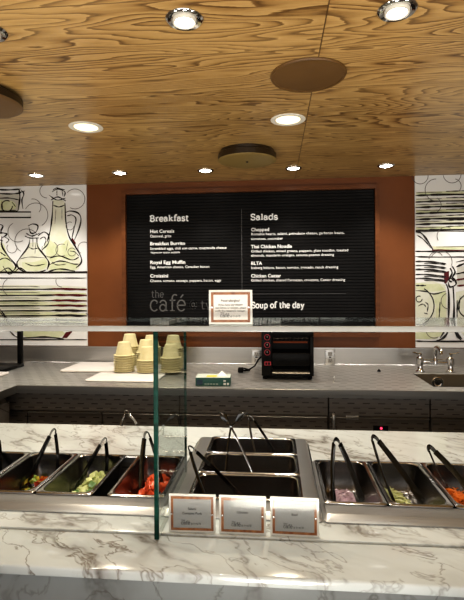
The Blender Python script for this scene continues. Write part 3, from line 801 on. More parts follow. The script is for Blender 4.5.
def chunk_mesh(name, s, m, kind='cube', mats=None):
    b = bmesh.new()
    if kind == 'cube':
        bmesh.ops.create_cube(b, size=s)
        for v in b.verts: v.co += Vector([random.uniform(-.12, .12)*s for _ in range(3)])
        bmesh.ops.bevel(b, geom=b.edges[:], offset=s*.14, segments=2, affect='EDGES', profile=.6)
    else:  # curved pepper chip
        for i in range(5):
            for j in range(3):
                a = -.7 + 1.4*i/4
                b.verts.new((s*math.sin(a), s*.45*(j - 1), s*(math.cos(a) - .8)))
        b.verts.ensure_lookup_table()
        for i in range(4):
            for j in range(2):
                b.faces.new([b.verts[k] for k in (i*3 + j, i*3 + j + 1, (i + 1)*3 + j + 1, (i + 1)*3 + j)])
        bmesh.ops.solidify(b, geom=b.faces[:], thickness=s*.28)
    me = bpy.data.meshes.new(name); b.to_mesh(me); b.free()
    for q in (mats or [m]): me.materials.append(M[q])
    if mats and len(mats) > 1:
        for p in me.polygons:
            if p.normal.z > .9: p.material_index = 1
    for p in me.polygons: p.use_smooth = True
    me.set_sharp_from_angle(angle=math.radians(40))
    return me

x, y, z = P2
cm = [chunk_mesh('cucumber_cube', .021, 'cucumber') for _ in range(3)] + [chunk_mesh('cucumber_cube', .021, 'cucumber', mats=['cucumber', 'cucumber_skin'])]
pieces('cucumber_cube', cm, heap_points(x - .004, y + .040, z, .092, .17, 62, .020, .052, .016, .02), 'pale green cucumber cube in the heap in the cucumber pan', 'cucumber', 'cucumber cubes')
x, y, z = P3
cm = [chunk_mesh('tomato_cube', .022, 'tomato') for _ in range(4)]
pieces('tomato_cube', cm, heap_points(x - .006, y + .045, z, .088, .16, 46, .021, .055, .008, .03), 'diced red tomato piece in the heap beside the glass pane', 'tomato', 'diced tomato pieces')
x, y, z = P1
for nm, m, n in (('red', 'pepper_red', 16), ('orange', 'pepper_orange', 16), ('yellow', 'pepper_yellow', 16), ('green', 'pepper_green', 12)):
    cm = [chunk_mesh('pepper_piece', .016, m, 'chip') for _ in range(2)]
    dx = {'red': .025, 'orange': .02, 'yellow': -.02, 'green': -.02}[nm]
    pieces('pepper_piece', cm, heap_points(x - .022 + dx, y + .035, z, .05, .15, n, .016, .040, 0, .03), nm + ' chopped pepper piece in the pepper pan', 'pepper', 'chopped %s pepper pieces' % nm)

def shreds(name, pan_c, w, d, n, length, rad, peak, m, label, cat, px=0., py=.0, flat=.5, curl=2.):
    x, y, z = pan_c; b = B(); px0 = R2[0] if name == 'shredded_greens' else x
    for p in heap_points(x, y, z, w, d, n, rad*4, peak, px, py):
        a = random.uniform(0, 6.28); k = random.uniform(-curl, curl); tl = random.uniform(-.35, .35)
        q = []; pos = Vector(p); l = length*random.uniform(.6, 1.2)
        for i in range(5):
            q.append(pos.copy()); a += k*.25
            pos += Vector((math.cos(a), math.sin(a), tl*(1 if i < 2 else -1)))*(l/4)
        q = [Vector((min(max(v.x, px0 - .036), px0 + .036) if w < .15 else v.x, v.y, max(v.z, z + rad*1.2 + .003))) for v in q]
        b.tube(q, [rad*.6, rad, rad, rad, rad*.5], 5)
    o = obj(name, b, m, None, 50); return tag(o, label, cat, kind='stuff')
shreds('chopped_red_onion', (R1[0], R1[1] + .02, R1[2]), .085, .20, 520, .022, .0017, .030, 'onion', 'chopped red onion strips lying in the onion pan', 'onion', -.01, .03)
shreds('shredded_greens', (R2[0] - .012, R2[1] + .03, R2[2]), .06, .15, 240, .034, .0026, .036, 'cabbage', 'pale green and white vegetable shreds in the steel pan', 'vegetable', -.02, .03, curl=1.2)
shreds('shredded_carrot', (R3[0], R3[1] + .03, R3[2]), .085, .17, 420, .030, .0017, .045, 'carrot', 'orange shredded carrot heaped in the pan at right', 'carrot', .0, .03)
shreds('sliced_salami', (Q1[0], Q1[1], Q1[2]), .19, .06, 160, .03, .004, .012, 'salami', 'dark salami strips low in the pan behind the cards', 'salami')
shreds('chicken_strips', (Q2[0], Q2[1], Q2[2]), .19, .06, 190, .035, .005, .022, 'chicken', 'tan chicken strips in the wide pan in the middle', 'chicken')
shreds('beef_strips', (Q3[0], Q3[1], Q3[2]), .19, .06, 190, .035, .005, .022, 'beef', 'dark red beef strips in the rearmost wide pan', 'beef')

# ------------------------------------------------------------------ tongs
def tongs(label, apex, ends, mat_='tongs', w=.0185, ext=.03, th=.002):
    A = Vector(apex); E = [Vector(e) for e in ends]
    t = thing('serving_tongs', label, 'tongs', A, 0, 'steel serving tongs')
    side = (E[0] - E[1]).normalized(); mid = ((E[0] + E[1])/2 - A).normalized()
    nrm = side.cross(mid).normalized()       # strap width runs out of the opening plane, turned a little to show its face
    wd = (nrm*.75 + side*.66).normalized()
    for k, e in enumerate(E):
        s = 1 if k == 0 else -1
        d = (e - A); dl = d.normalized(); tip = e + dl*ext
        top = A + side*s*.010 + mid*.022
        q = [top] + [top.lerp(tip, f) + side*s*.004*math.sin(PI*f) for f in (.15, .3, .45, .6, .75, .9)] + [tip]
        ws = [w, w*1.0, w*1.05, w*1.05, w, w*1.0, w*1.35, w*1.2]
        b = B(); b.strap([p - A for p in q], wd if k == 0 else (nrm*.75 - side*.66), ws, th); obj('arm', b, mat_, t, 40)
    arcp = []
    for i in range(9):
        a = PI*i/8
        arcp.append(side*.010*math.cos(a) + mid*(.022 - .022*math.sin(a)))
    b = B(); b.strap(arcp, nrm, w, th); obj('spring_bend', b, mat_, t, 40)
    return t
def T(label, ap, ya, ends, mat_='tongs', **kw):
    tongs(label, onY(ap[0], ap[1], ya), [onY(a, c, yy) for a, c, yy in ends], mat_, **kw)
T('steel tongs cut off by the left picture edge', (-3, 437), 1.645, [(-14, 486, 1.535), (0, 474, 1.575)], ext=.002)
T('steel tongs standing in the chopped pepper pan', (54, 429), 1.645, [(28, 485, 1.535), (57.5, 473, 1.575)], ext=.004)
T('steel tongs standing in the cucumber cube pan', (105, 438), 1.645, [(77, 489, 1.53), (106, 478, 1.57)], ext=.004)
T('steel tongs standing in the diced tomato pan', (146.5, 432), 1.645, [(142, 488, 1.535), (162, 484, 1.54)], ext=.004)
T('thick steel tongs leaning over the left rim of the front wide pan', (189.5, 446), 1.45, [(206, 494, 1.39), (238, 494, 1.41)], w=.016, ext=.025)
T('slim steel tongs leaning in the rearmost wide pan', (249.5, 415.5), 1.88, [(256, 451, 1.77), (273, 451, 1.77)], w=.011, ext=.03)
T('steel tongs standing in the chopped red onion pan', (336, 439), 1.645, [(333.5, 500, 1.43), (362, 500, 1.43)], ext=.004)
T('steel tongs standing in the pale green shreds pan', (373, 436), 1.645, [(394, 501, 1.43), (423, 502, 1.43)], w=.0185, ext=.002)
T('steel tongs standing in the shredded carrot pan', (428.5, 446), 1.645, [(446, 484, 1.52), (467, 487, 1.52)], w=.0185, ext=.004)
T('small bent steel tongs at the rear edge of the ledge, left', (126, 410.5), 2.03, [(121.5, 426, 2.0), (136.5, 424, 2.02)], 'tongs_light', w=.014, ext=.0)

# scissor tongs with scalloped claws above the joint
J = onY(231, 427, 1.70)
t = thing('scissor_tongs', 'scissor tongs with scalloped claws upright in the middle wide pan', 'tongs', J, 0, 'steel serving tongs')
for s, lo, hi in ((1, onY(226, 468, 1.59), onY(243, 414, 1.71)), (-1, onY(251.5, 470, 1.59), onY(222.5, 414, 1.71))):
    l = lo - J; h = hi - J
    b = B(); b.strap([l + l.normalized()*.03, l, l*.5 + Vector((-.003*s, 0, 0)), Vector((0, -.002*s, 0)), h*.45], (.5, .85, 0), [.010, .010, .010, .011, .010], .0016)
    a = obj('arm', b, 'tongs', t, 40)
    b = B(); pr = []
    hn = h.normalized()
    b.strap([h*.42, h*.62, h*.82, h*1.0, h*1.1], (.9, .4, 0), [.011, .020, .026, .023, .008], .004)
    for k in range(-2, 3):
        b.tube([h*1.04 + Vector((k*.0048, 0, 0)), h*1.14 + Vector((k*.0055, 0, 0))], [.0026, .0015], 6)
    obj('claw', b, 'tongs', t, 40)
b = B(); b.lathe([(0, -.005), (.005, -.005), (.005, .004), (0, .005)], (0, -.003, 0), 12, 'Y'); obj('pivot_pin', b, 'chrome', t)

# ------------------------------------------------------------------ glass sneeze guard
SZ0, SZ1 = 1.4238, 1.4361
gs = thing('glass_shelf', 'long clear glass sneeze-guard shelf with pale front edge', 'glass shelf', (0, 0, 0))
b = B(); SX = -.2905
b.box(-2.4, SX - .0015, 1.1145, 1.42, SZ0, SZ1); b.box(SX + .0015, 2.2, 1.1145, 1.42, SZ0, SZ1); obj('glass_sheet', b, 'glass', gs, None)
b = B(); b.box(-2.4, 2.2, 1.111, 1.1142, SZ0 - .001, SZ1 + .0004, .0012, 2); obj('front_edge', b, 'glass_rim', gs)
b = B(); b.box(-2.4, 2.2, 1.4203, 1.4215, SZ0, SZ1); obj('rear_edge', b, 'glass', gs, None)
b = B(); b.box(SX - .0012, SX + .0012, 1.1145, 1.42, SZ0 + .001, SZ1 + .0004); obj('sheet_joint', b, 'glass_rim', gs)
gp = thing('glass_divider_pane', 'upright green-edged glass pane dividing the counter under the shelf', 'glass pane', (0, 0, 0))
g0, g1 = SX - .0055, SX + .0055
b = B(); b.prism([(1.128, CT + .0025), (1.233, CT + .0025), (1.2335, W0 + .002), (1.502, W0 + .002), (1.502, SZ0 - .002), (1.128, SZ0 - .002)], g0, g1, 'X'); obj('pane', b, 'glass_pane', gp, None)
b = B(); b.box(g0 - .0004, g1 + .0004, 1.1235, 1.1277, CT + .0025, SZ0 - .002, .001, 2); obj('front_edge', b, 'glass_edge', gp)
b = B(); b.box(g0 + .002, g1 - .002, 1.5023, 1.5045, W0 + .002, SZ0 - .002); obj('rear_edge', b, 'glass_edge', gp)
b = B(); b.box(g0 + .001, g1 - .001, 1.1285, 1.232, CT + .0022, CT + .0050); obj('bottom_edge', b, 'glass_rim', gp)

# ------------------------------------------------------------------ cards
def card(label, x0, x1, y, zb, h, lines, rotz, paper='paper', size=.0085, first=.5):
    w = x1 - x0
    t = thing('card_holder', label, 'sign', ((x0 + x1)/2, y, zb), rotz, 'framed counter cards')
    th = .006
    b = B(); b.box(-w/2, w/2, th*.5, th*.5 + .003, 0, h, .0008, 1); obj('acrylic_back', b, 'acrylic_edge', t)
    b = B(); b.box(-w/2, w/2, -th*.5 - .001, -th*.5 + .0012, 0.0, h); obj('acrylic_front', b, 'acrylic', t, None)
    m = .0055; f = .0062
    b = B(); y0 = th*.5 - .0012
    def ring(a0, a1, c0, c1, k):
        b.box(a0, a1, y0 - .0004, y0, c0, c0 + k); b.box(a0, a1, y0 - .0004, y0, c1 - k, c1)
        b.box(a0, a0 + k, y0 - .0004, y0, c0 + k, c1 - k); b.box(a1 - k, a1, y0 - .0004, y0, c0 + k, c1 - k)
    ring(-w/2 + m, w/2 - m, m, h - m, f); obj('copper_border', b, 'copper', t, None)
    b = B(); b.box(-w/2 + m + f + .0002, w/2 - m - f - .0002, y0 - .0003, y0, m + f + .0002, h - m - f - .0002); obj('paper_card', b, paper, t, None)
    ty = y0 - .0012
    b = B()
    for k, (tx, zf, sz) in enumerate(lines):
        type_mesh(b, tx, 0, h*zf, sz, ty, None, .012, 'CENTER')
    lw = w*.42; k = lw/.155
    lx = -lw/2 - .002; lz = h*.215
    slab(b, 'the', lx, lz + .0085, .0062, ty, .09, .05, .02)
    e = slab(b, 'café', lx - .001, lz, .0128, ty, .085, .05, .0)
    e = slab(b, '@', e + .002, lz + .0005, .0052, ty, .08, .05, .0)
    slab(b, 'two70', e + .002, lz + .0005, .0066, ty, .10, .06, .05)
    obj('lettering', b, 'black_text', t, None)
    for s in (-1, 1):
        b = B(); b.lathe([(0, -.0016), (.0018, -.0014), (.0022, 0), (0, .0002)], (s*(w/2 - m - f*.5), -th*.5 - .0012, h*.5), 14, 'Y', Matrix.Identity(4)); obj('screw', b, 'chrome', t)
    return t
cz = CT + .0022
card('copper-bordered card reading Salami Contains Pork, leftmost of three', -.269, -.150, 1.162, cz, .096, [('Salami', .60, .0085), ('Contains Pork', .48, .0085)], .02)
card('copper-bordered card reading Chicken, in the middle of three', -.1415, -.024, 1.163, cz, .096, [('Chicken', .55, .0085)], .0)
card('copper-bordered card reading Beef, rightmost of three', -.0135, .106, 1.163, cz, .096, [('Beef', .54, .0085)], -.02)
card('copper-bordered food allergies notice standing on the glass shelf', -.162, -.054, 1.15, SZ1 + .0006, .0855,
     [('Food allergies?', .66, .0080), ('If you have any dietary', .545, .0066), ('restrictions or allergies, please', .46, .0062), ('notify the restaurant manager.', .375, .0062)], .02, 'paper_white')

# ------------------------------------------------------------------ back counter
EY = 2.672
bc = thing('back_counter', 'long stainless steel back counter with splashback below the menu board', 'counter', (0, 0, 0))
sx0, sx1, sy0, sy1 = .905, 1.36, 2.775, 3.185
LX = -1.535           # inner edge of the return on the left
b = B(); zt0 = BT - .03
b.prism([(-2.4, 2.07), (LX, 2.07), (LX, EY), (sx0, EY - .006), (sx0, WALL_Y - .016), (-2.4, WALL_Y - .016)], zt0, BT, 'Z')
b.prism([(sx0, EY - .006), (sx1, EY - .01), (sx1, sy0), (sx0, sy0)], zt0, BT, 'Z')
b.prism([(sx0, sy1), (sx1, sy1), (sx1, WALL_Y - .016), (sx0, WALL_Y - .016)], zt0, BT, 'Z')
b.prism([(sx1, EY - .01), (2.3, EY - .015), (2.3, WALL_Y - .016), (sx1, WALL_Y - .016)], zt0, BT, 'Z')
obj('worktop', b, 'steel_counter', bc, 30)
b = B(); b.box(LX, 2.3, EY - .018, EY - .0155, BT - .045, BT + .0005, .001, 1); b.box(LX + .0002, LX + .0025, 2.07, EY - .018, BT - .045, BT + .0005); obj('front_edge', b, 'steel_edge', bc)
b = B(); b.box(-2.4, 2.3, WALL_Y - .015, WALL_Y - .013 + .012, BT + .001, 1.076, .001, 1)
obj('splashback', b, 'steel_splash', bc)
b = B(); b.box(-2.4, 2.3, WALL_Y - .0165, WALL_Y - .0155, 1.071, 1.0775); b.box(-2.4, 2.3, WALL_Y - .021, WALL_Y - .0165, BT + .001, BT + .007, .001, 1)
obj('splashback_trim', b, 'steel', bc)
b = B()
def sl(k, z, r=.03): return rr(sx1 - sx0 - 2*k, sy1 - sy0 - 2*k, r, z, 4, (sx0 + sx1)/2, (sy0 + sy1)/2)
b.loops([sl(.0, BT + .0008, .002), sl(.004, BT - .004, .03), sl(.012, BT - .17), sl(.03, BT - .185)], False, True)
obj('sink_bowl', b, 'steel_sink', bc, 40)
dc = onZ(438, 381, BT - .0); p = Vector((1.062, 3.176, BT - .052))
b = B(); b.lathe([(.036, -.004), (.036, .004), (.031, .007), (.024, .006), (.020, .003), (.007, .003), (.006, .007), (0, .007)], p, 24, 'Y', None); obj('overflow_drain', b, 'chrome', bc)

# cabinets below the back counter
CF = EY + .03
def cabinet(name, label, cat, x0, x1, doors, zt=zt0 - .002, zbody=None):
    t = thing(name, label, cat, ((x0 + x1)/2, CF, 0), 0, 'steel cabinets under the back counter')
    cx = (x0 + x1)/2
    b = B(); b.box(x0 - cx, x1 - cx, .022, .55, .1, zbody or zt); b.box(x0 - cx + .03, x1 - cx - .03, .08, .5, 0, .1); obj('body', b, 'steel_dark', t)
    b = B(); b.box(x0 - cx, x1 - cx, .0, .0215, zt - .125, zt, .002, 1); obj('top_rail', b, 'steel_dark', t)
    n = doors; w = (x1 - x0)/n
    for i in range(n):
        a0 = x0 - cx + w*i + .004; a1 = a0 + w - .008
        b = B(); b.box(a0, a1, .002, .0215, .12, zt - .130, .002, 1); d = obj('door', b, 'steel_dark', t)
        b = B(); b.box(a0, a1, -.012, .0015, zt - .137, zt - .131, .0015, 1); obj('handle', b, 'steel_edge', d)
    return t
ca = cabinet('undercounter_cabinet', 'dark steel cabinet under the counter below the stacked bowls', 'cabinet', LX - .42, -.56, 3)
cb = cabinet('undercounter_cabinet', 'dark steel cabinet under the counter below the toaster', 'cabinet', -.555, .30, 1)
cr = cabinet('undercounter_refrigerator', 'dark steel undercounter refrigerator with white sticker and red display', 'refrigerator', .305, .86, 1)
cd = cabinet('undercounter_cabinet', 'dark steel cabinet under the sink', 'cabinet', .865, 1.75, 2, zbody=.755)
cxr = (.305 + .86)/2
a0 = onY(346, 415.5, CF); a1 = onY(358.5, 419.5, CF)
b = B(); b.box(a0.x - cxr, a1.x - cxr, -.0008, .0015, a1.z, a0.z); ob = obj('sticker', b, 'label', cr); ob['label'] = 'white printed sticker'
b = B(); b.mi = 0
for k in range(3):
    b.box(a0.x - cxr + .004, a1.x - cxr - .004 - .012*(k == 2), -.0012, -.0009, a1.z + .0045 + .0085*k, a1.z + .0065 + .0085*k)
obj('sticker_print', b, 'black_text', ob)
a0 = onY(373, 425.5, CF); a1 = onY(388, 431, CF)
b = B(); b.box(a0.x - cxr, a1.x - cxr, -.006, .0018, a1.z, a0.z, .001, 1); ds = obj('display', b, 'black', cr)
q = onY(381, 428, CF); b = B(); b.lathe([(0, .002), (.006, .0015), (.0065, 0), (0, 0)], (q.x - cxr, -.0064, q.z), 14, 'Y'); obj('indicator_light', b, 'red_led', ds)
a0 = onY(333, 414, CF)
b = B(); b.tube([(a0.x - cxr, -.002, a0.z), (a0.x - cxr, -.03, a0.z - .004), (a0.x - cxr, -.034, a0.z - .02), (a0.x - cxr, -.034, a0.z - .2), (a0.x - cxr, -.002, a0.z - .22)], .009, 10); obj('pull_handle', b, 'steel', cr)
cl = thing('undercounter_cabinet', 'steel cabinet under the counter return at far left', 'cabinet', (LX - .03, 2.2, 0), 0, 'steel cabinets under the back counter')
b = B(); b.box(-.6, -.022, -.12, .44, .1, zt0 - .002); b.box(-.6, -.08, -.12, .4, 0, .1); obj('body', b, 'steel_dark', cl)
b = B(); b.box(-.0215, 0, -.12, .44, .12, zt0 - .06, .002, 1); obj('door', b, 'steel_dark', cl)

# ------------------------------------------------------------------ things on the back counter
def plate(label, pts, z0, z1):
    b = B(); b.prism(pts, z0, z1, 'Z', .004)
    tag(obj('cutting_board', b, 'board_white'), label, 'cutting board', 'white cutting boards')
za = BT + .0015
def rect(x0, x1, y0, y1, c=.03, n=4):
    return [(p[0], p[1]) for p in rr(x1 - x0, y1 - y0, c, 0, n, (x0 + x1)/2, (y0 + y1)/2)]
plate('white cutting board lying under the bowl stacks', rect(-1.475, -.70, 3.09, 3.46), za, za + .013)
plate('white cutting board lying in front of the bowl stacks', rect(-1.175, -.72, 2.79, 3.08), za, za + .008)
plate('white board corner at the left edge on the counter return', rect(-2.15, -1.785, 2.82, 3.03), za, za + .012)

# bowls, upside down in stacks
RB = .071
def bowl_mesh():
    b = B(); n = 40
    prof = [(0, .090), (.040, .090), (.044, .0885), (.0455, .086), (.0655, .008), (.0670, .0052), (.0790, .0048), (.0802, .0030), (.0790, .0010), (.0670, .001), (.0645, .006), (.0435, .0845), (0, .086)]
    prof = [(r*.885, h) for r, h in prof]
    b.lathe(prof, n=n)
    o = obj('paper_bowl', b, 'bowl', None, 35); return o
proto = bowl_mesh(); first = True
zb = za + .0135
stacks = [('front left bowl stack', 124.3, 371.5, 341, 3.10), ('rear left bowl stack', 130, 368, 334.5, 3.335), ('middle bowl stack', 146, 369.5, 339.5, 3.24),
          ('rear middle bowl stack', 151.5, 367, 335, 3.392), ('front bowl stack by the pane', 147.5, 373.5, 347.5, 3.092),
          ('front bowl stack seen through the pane', 171, 371, 344.5, 3.10), ('rear bowl stack seen through the pane', 173.5, 367, 335.5, 3.25)]
ordn = ['bottom', 'second', 'third', 'fourth', 'fifth', 'sixth', 'seventh', 'eighth', 'ninth', 'tenth', 'eleventh', 'twelfth', 'thirteenth', 'fourteenth']
for nm, px, pb, pt, yy in stacks:
    base = onY(px, pb, yy); top = onY(px, pt, yy)
    yy2 = yy
    n = max(3, round((top.z - zb - .090)/.0152) + 1)
    for k in range(n):
        if first: o = proto; first = False
        else:
            o = proto.copy(); C.objects.link(o)
        o.location = (base.x + random.uniform(-.0004, .0004), yy2 + random.uniform(-.0004, .0004), zb + .0152*k)
        o.rotation_euler = (0, 0, random.random()*6)
        if k == n - 1: lb = 'upside-down cream paper bowl on top of the ' + nm
        elif k == 0: lb = 'upside-down cream paper bowl at the bottom of the ' + nm
        else: lb = 'cream paper bowl, %s from the bottom of the %s' % (ordn[k], nm)
        tag(o, lb, 'bowl', 'upside-down paper bowls in stacks')

# toaster
tx0, tx1, ty, tzb, tzt = -.082, .240, 2.925, BT + .001, 1.272
ts = thing('conveyor_toaster', 'black conveyor toaster with red-ringed knobs on the steel counter', 'toaster', ((tx0 + tx1)/2, ty, tzb), -.0)
hw = (tx1 - tx0)/2; hh = tzt - tzb
b = B(); cpw = .064
b.box(-hw, -hw + cpw, 0, .40, .022, hh, .004); obj('control_column', b, 'black', ts)
b = B()
b.box(-hw + cpw + .001, hw, .0, .40, hh - .052, hh, .004); b.box(hw - .022, hw, .0, .40, .022, hh - .053, .003)
b.box(-hw + cpw + .001, hw - .023, .12, .14, .022, hh - .053); b.box(-hw + cpw + .001, hw - .023, .0, .40, .022, .034, .002); b.box(-hw + cpw + .001, hw - .023, .004, .03, .085, .165, .003)
obj('housing', b, 'black', ts)
b = B(); b.prism([(.10, .175), (.118, .175), (.03, .055), (.016, .055)], -hw + cpw + .004, hw - .026, 'X'); obj('slide_chute', b, 'black_soft', ts)
b = B(); b.prism([(-.022, .050), (-.014, .050), (.11, .044), (.11, .039), (-.018, .040)], -hw + cpw + .004, hw - .026, 'X'); obj('catch_tray', b, 'tray', ts)
b = B()
for k in range(9):
    x = -hw + cpw + .014 + k*(2*hw - cpw - .055)/8
    b.tube([(x, .02, hh - .062), (x, .10, hh - .085)], .0018, 6)
for k in range(3): b.tube([(-hw + cpw + .006, .03 + .03*k, hh - .066 - .008*k), (hw - .028, .03 + .03*k, hh - .066 - .008*k)], .0022, 6)
obj('conveyor_rack', b, 'wire', ts)
b = B(); b.tube([(-hw + cpw + .01, .105, hh - .10), (hw - .03, .105, hh - .10)], .006, 8); obj('heating_bar', b, 'heater', ts)
for zf in (hh - .058, hh - .106, hh - .152):
    b = B(); b.lathe([(.015, .0), (.015, .0016), (.0185, .0016), (.0185, 0), (.015, 0)], (-hw + cpw*.56, -.0003, zf), 24, 'Y'); obj('dial_ring', b, 'red_ring', ts)
    b = B(); b.lathe([(0, .016), (.010, .016), (.0125, .014), (.0135, 0), (0, 0)], (-hw + cpw*.56, -.0003, zf), 24, 'Y'); kb = obj('knob', b, 'black_soft', ts)
    b = B(); b.box(-hw + cpw*.56 - .0012, -hw + cpw*.56 + .0012, -.0172, -.0165, zf, zf + .009); obj('pointer_mark', b, 'label', kb)
b = B(); b.box(-hw + .018, -hw + .058, -.0022, -.0002, .088, .112); obj('switch_plate', b, 'red_ring', ts)
for k in (0, 1):
    b = B(); b.box(-hw + .023 + .017*k, -hw + .036 + .017*k, -.008, -.0024, .092, .108, .002); obj('rocker_switch', b, 'black', ts)
b = B(); b.box(-hw + cpw + .09, -hw + cpw + .097, -.0009, -.0004, hh - .022, hh - .015); obj('badge', b, 'label', ts)
for sx in (-1, 1):
    for yy in (.03, .36):
        b = B(); b.lathe([(0, 0), (.012, 0), (.014, .004), (.011, .021), (0, .0215)], (sx*(hw - .02), yy, 0), 16); obj('foot', b, 'black_soft', ts)
cpts = [(-hw - .001, .34, .10), (-hw - .03, .36, .07), (-hw - .06, .37, .02), (-hw - .09, .33, .006), (-hw - .12, .26, .006), (-hw - .135, .24, .010), (-hw - .12, .23, .014), (-hw - .09, .25, .012), (-hw - .10, .30, .008), (-hw - .125, .27, .020), (-hw - .14, .23, .022)]
b = B(); b.tube(cpts, .0055, 8); pc = obj('power_cord', b, 'black_soft', ts, 60)
b = B(); b.box(-hw - .165, -hw - .128, .20, .245, .003, .034, .006); obj('plug', b, 'black_soft', pc)

# glove carton
gx = thing('glove_carton', 'small teal carton with pale open top lying on the steel counter', 'box', (-.364, 2.775, BT + .001), .05)
b = B(); b.box(-.102, .102, -.06, .06, 0, .048, .0015); obj('carton', b, 'box_green', gx)
b = B(); b.box(-.101, .101, -.059, .059, .0482, .0490); tp = obj('top_panel', b, 'box_top', gx)
b = B(); b.box(-.04, .02, -.045, .01, .0492, .0500); obj('print_patch', b, 'yellow', tp)
b = B(); b.lathe([(.03, .0), (.026, .006), (.012, .018), (.004, .026), (0, .028)], (.05, 0, .0495), 9); obj('white_tuft', b, 'tuft', gx, None)
b = B(); b.box(.062, .076, -.0606, -.0602, .006, .018); b.box(.082, .094, -.0606, -.0602, .006, .018); b.box(.062, .076, -.0606, -.0602, .026, .034); obj('white_mark', b, 'label', gx)
b = B(); b.box(-.095, -.06, -.0606, -.0602, .008, .036); obj('blue_mark', b, 'box_blue', gx)
b = B()
for k in range(5): b.box(-.05 + .017*k, -.038 + .017*k, -.0606, -.0602, .010, .013)
obj('print_line', b, 'box_top', gx)

# outlets
def outlet(label, px, py):
    p = onY(px, py, WALL_Y - .016)
    t = thing('wall_outlet', label, 'outlet', (p.x, WALL_Y - .0165, p.z), 0, 'power outlets on the splashback')
    b = B(); b.box(-.036, .036, -.006, 0, -.055, .055, .002); obj('cover_plate', b, 'steel', t)
    for s in (-1, 1):
        b = B(); b.box(-.017, .017, -.009, -.0065, s*.024 - .016, s*.024 + .016, .003); r = obj('receptacle', b, 'outlet_grey', t)
        b = B()
        for q in (-1, 1): b.box(q*.0065 - .0016, q*.0065 + .0016, -.0096, -.0092, s*.024 - .003, s*.024 + .009)
        b.lathe([(0, .0004), (.0028, .0004), (.0028, 0), (0, 0)], (0, -.0092, s*.024 - .009), 10, 'Y')
        obj('slot', b, 'black_soft', r)
    b = B(); b.box(-.009, .009, -.0085, -.0065, -.0045, .0045, .001); obj('test_button', b, 'black_soft', t)
outlet('steel power outlet on the splashback right of the toaster', 330, 357)
outlet('steel power outlet partly hidden behind the toaster', 256.5, 357)

# faucet
fx0, fx1, fy = .972, 1.168, 3.245
fxm = (fx0 + fx1)/2
fa = thing('bridge_faucet', 'chrome two-handle bridge faucet behind the steel sink', 'faucet', (fxm, fy, BT + .001))
hwf = (fx1 - fx0)/2
b = B(); b.tube([(-hwf, 0, .062), (hwf, 0, .062)], .010, 14); b.tube([(-hwf, 0, .082), (hwf, 0, .082)], .003, 8); obj('bridge_bar', b, 'chrome', fa)
for s in (-1, 1):
    b = B(); b.lathe([(0, 0), (.030, 0), (.031, .006), (.022, .012), (.018, .018), (.018, .045), (.025, .052), (.025, .092), (.020, .098), (.012, .104), (.012, .112), (0, .112)], (s*hwf, 0, 0), 20); po = obj('valve_post', b, 'chrome', fa)
    b = B(); b.lathe([(0, .113), (.012, .113), (.014, .120), (.010, .128), (0, .130)], (s*hwf, 0, 0), 16)
    b.tube([(s*hwf, 0, .121), (s*hwf + s*.02, -.01, .124), (s*hwf + s*.045, -.016, .132), (s*hwf + s*.052, -.017, .134)], [.006, .005, .006, .004], 8); obj('lever_handle', b, 'chrome', po)
b = B(); b.lathe([(0, .05), (.016, .05), (.016, .08), (.011, .09), (.010, .13), (.014, .134), (.014, .142), (0, .145)], (0, 0, 0), 18)
b.tube([(0, 0, .13), (0, 0, .148), (0, -.010, .164), (0, -.04, .172), (0, -.08, .168), (0, -.115, .150), (0, -.122, .132)], [.012, .012, .012, .011, .011, .011, .012], 12); obj('spout', b, 'chrome', fa, 60)

# black stand at the left end
st = thing('equipment_stand', 'black metal frame stand at the left edge on the steel counter', 'stand', (-1.70, 3.2, BT + .001))
p = onY(20, 360, 3.3)
lx = p.x + 1.70
def post(x, y, nm='post'):
    b = B(); b.box(x - .016, x + .016, y - .016, y + .016, .024, .30, .003); obj(nm, b, 'black', st)
b = B(); b.box(-.55, lx + .018, -.16, .125, 0, .022, .003); obj('base', b, 'black', st)
post(lx, .105); post(lx, -.14) if False else None
post(-.52, .105)
b = B(); b.box(-.55, lx + .018, .085, .122, .301, .325, .003); obj('top_bar', b, 'black', st)

# small things on the counter
p = onZ(379, 371.5, BT)
b = B(); b.lathe([(0, .001), (.012, .001), (.013, .006), (.006, .009), (.005, .016), (0, .017)], (p.x, p.y, BT), 16)
tag(obj('drain_stopper', b, 'black_soft'), 'tiny black rubber stopper on the counter left of the sink', 'stopper')
p = onZ(334, 381.5, BT)
b = B(); b.lathe([(0, .001), (.006, .001), (.007, .004), (.0045, .010), (.006, .026), (.002, .030), (0, .030)], (p.x, p.y, BT), 14)
tag(obj('salt_cap', b, 'steel'), 'tiny steel cap standing on the counter in front of the outlet', 'cap')

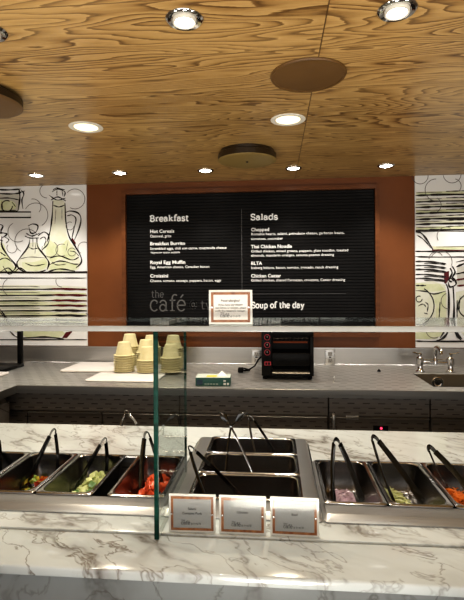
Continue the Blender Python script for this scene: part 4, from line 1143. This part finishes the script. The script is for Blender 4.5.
# ------------------------------------------------------------------ light
w = bpy.data.worlds.new('hall'); bpy.context.scene.world = w; w.use_nodes = True
w.node_tree.nodes['Background'].inputs[0].default_value = (1, .96, .92, 1)
w.node_tree.nodes['Background'].inputs[1].default_value = .8
# unseen ceiling spots added out of view to brighten the counter
for x in (-1.6, -.5, .6, 1.7):
    for y in (.55, -.6):
        spot(x, y, 4, 2.4, (1, .95, .88), .08, blend=1.)

l = bpy.data.lights.new('rear fill', 'AREA'); l.shape = 'RECTANGLE'; l.size = 5.; l.size_y = 1.9; l.energy = 42; l.color = (1, .97, .93)  # unseen wide area light added behind the camera as frontal fill
o = bpy.data.objects.new('rear fill', l); C.objects.link(o); o.location = (0, YB, 1.1); o.rotation_euler = (PI/2, 0, 0)
ST = -.38
for x, y, e in ((-1.7, .3, 80), (0, .2, 80), (1.7, .3, 80), (-1.2, -.9, 30), (1.2, -.9, 30)):  # unseen spots added low down, aimed up to brighten the ceiling
    l = bpy.data.lights.new('ceiling fill', 'SPOT'); l.energy = e; l.spot_size = 2.05; l.spot_blend = .6; l.shadow_soft_size = .2; l.color = (1, .93, .82)
    o = bpy.data.objects.new('ceiling fill', l); C.objects.link(o); o.location = (x, y, .62); o.rotation_euler = (PI + ST, 0, 0)
# ------------------------------------------------------------------ camera
cam = bpy.data.cameras.new('camera'); co = bpy.data.objects.new('camera', cam); C.objects.link(co)
cam.sensor_fit = 'VERTICAL'; cam.sensor_height = 36.; cam.lens = F/600*36.
cam.shift_y = (CY - 300)/600.
cam.clip_start = .02
co.location = (0, 0, CZ)
fwd = Vector((math.sin(YAW), math.cos(YAW), 0)); right = Vector((math.cos(YAW), -math.sin(YAW), 0)); up = Vector((0, 0, 1))
# roll: image axes turned by ROLL
r2 = right*math.cos(ROLL) + up*math.sin(ROLL)*1.; u2 = up*math.cos(ROLL) - right*math.sin(ROLL)
co.matrix_world = Matrix(((r2.x, u2.x, -fwd.x, 0), (r2.y, u2.y, -fwd.y, 0), (r2.z, u2.z, -fwd.z, CZ), (0, 0, 0, 1)))
bpy.context.scene.camera = co
sc = bpy.context.scene
sc.view_settings.view_transform = 'Standard'
sc.view_settings.look = 'Medium High Contrast'
sc.view_settings.exposure = 0.
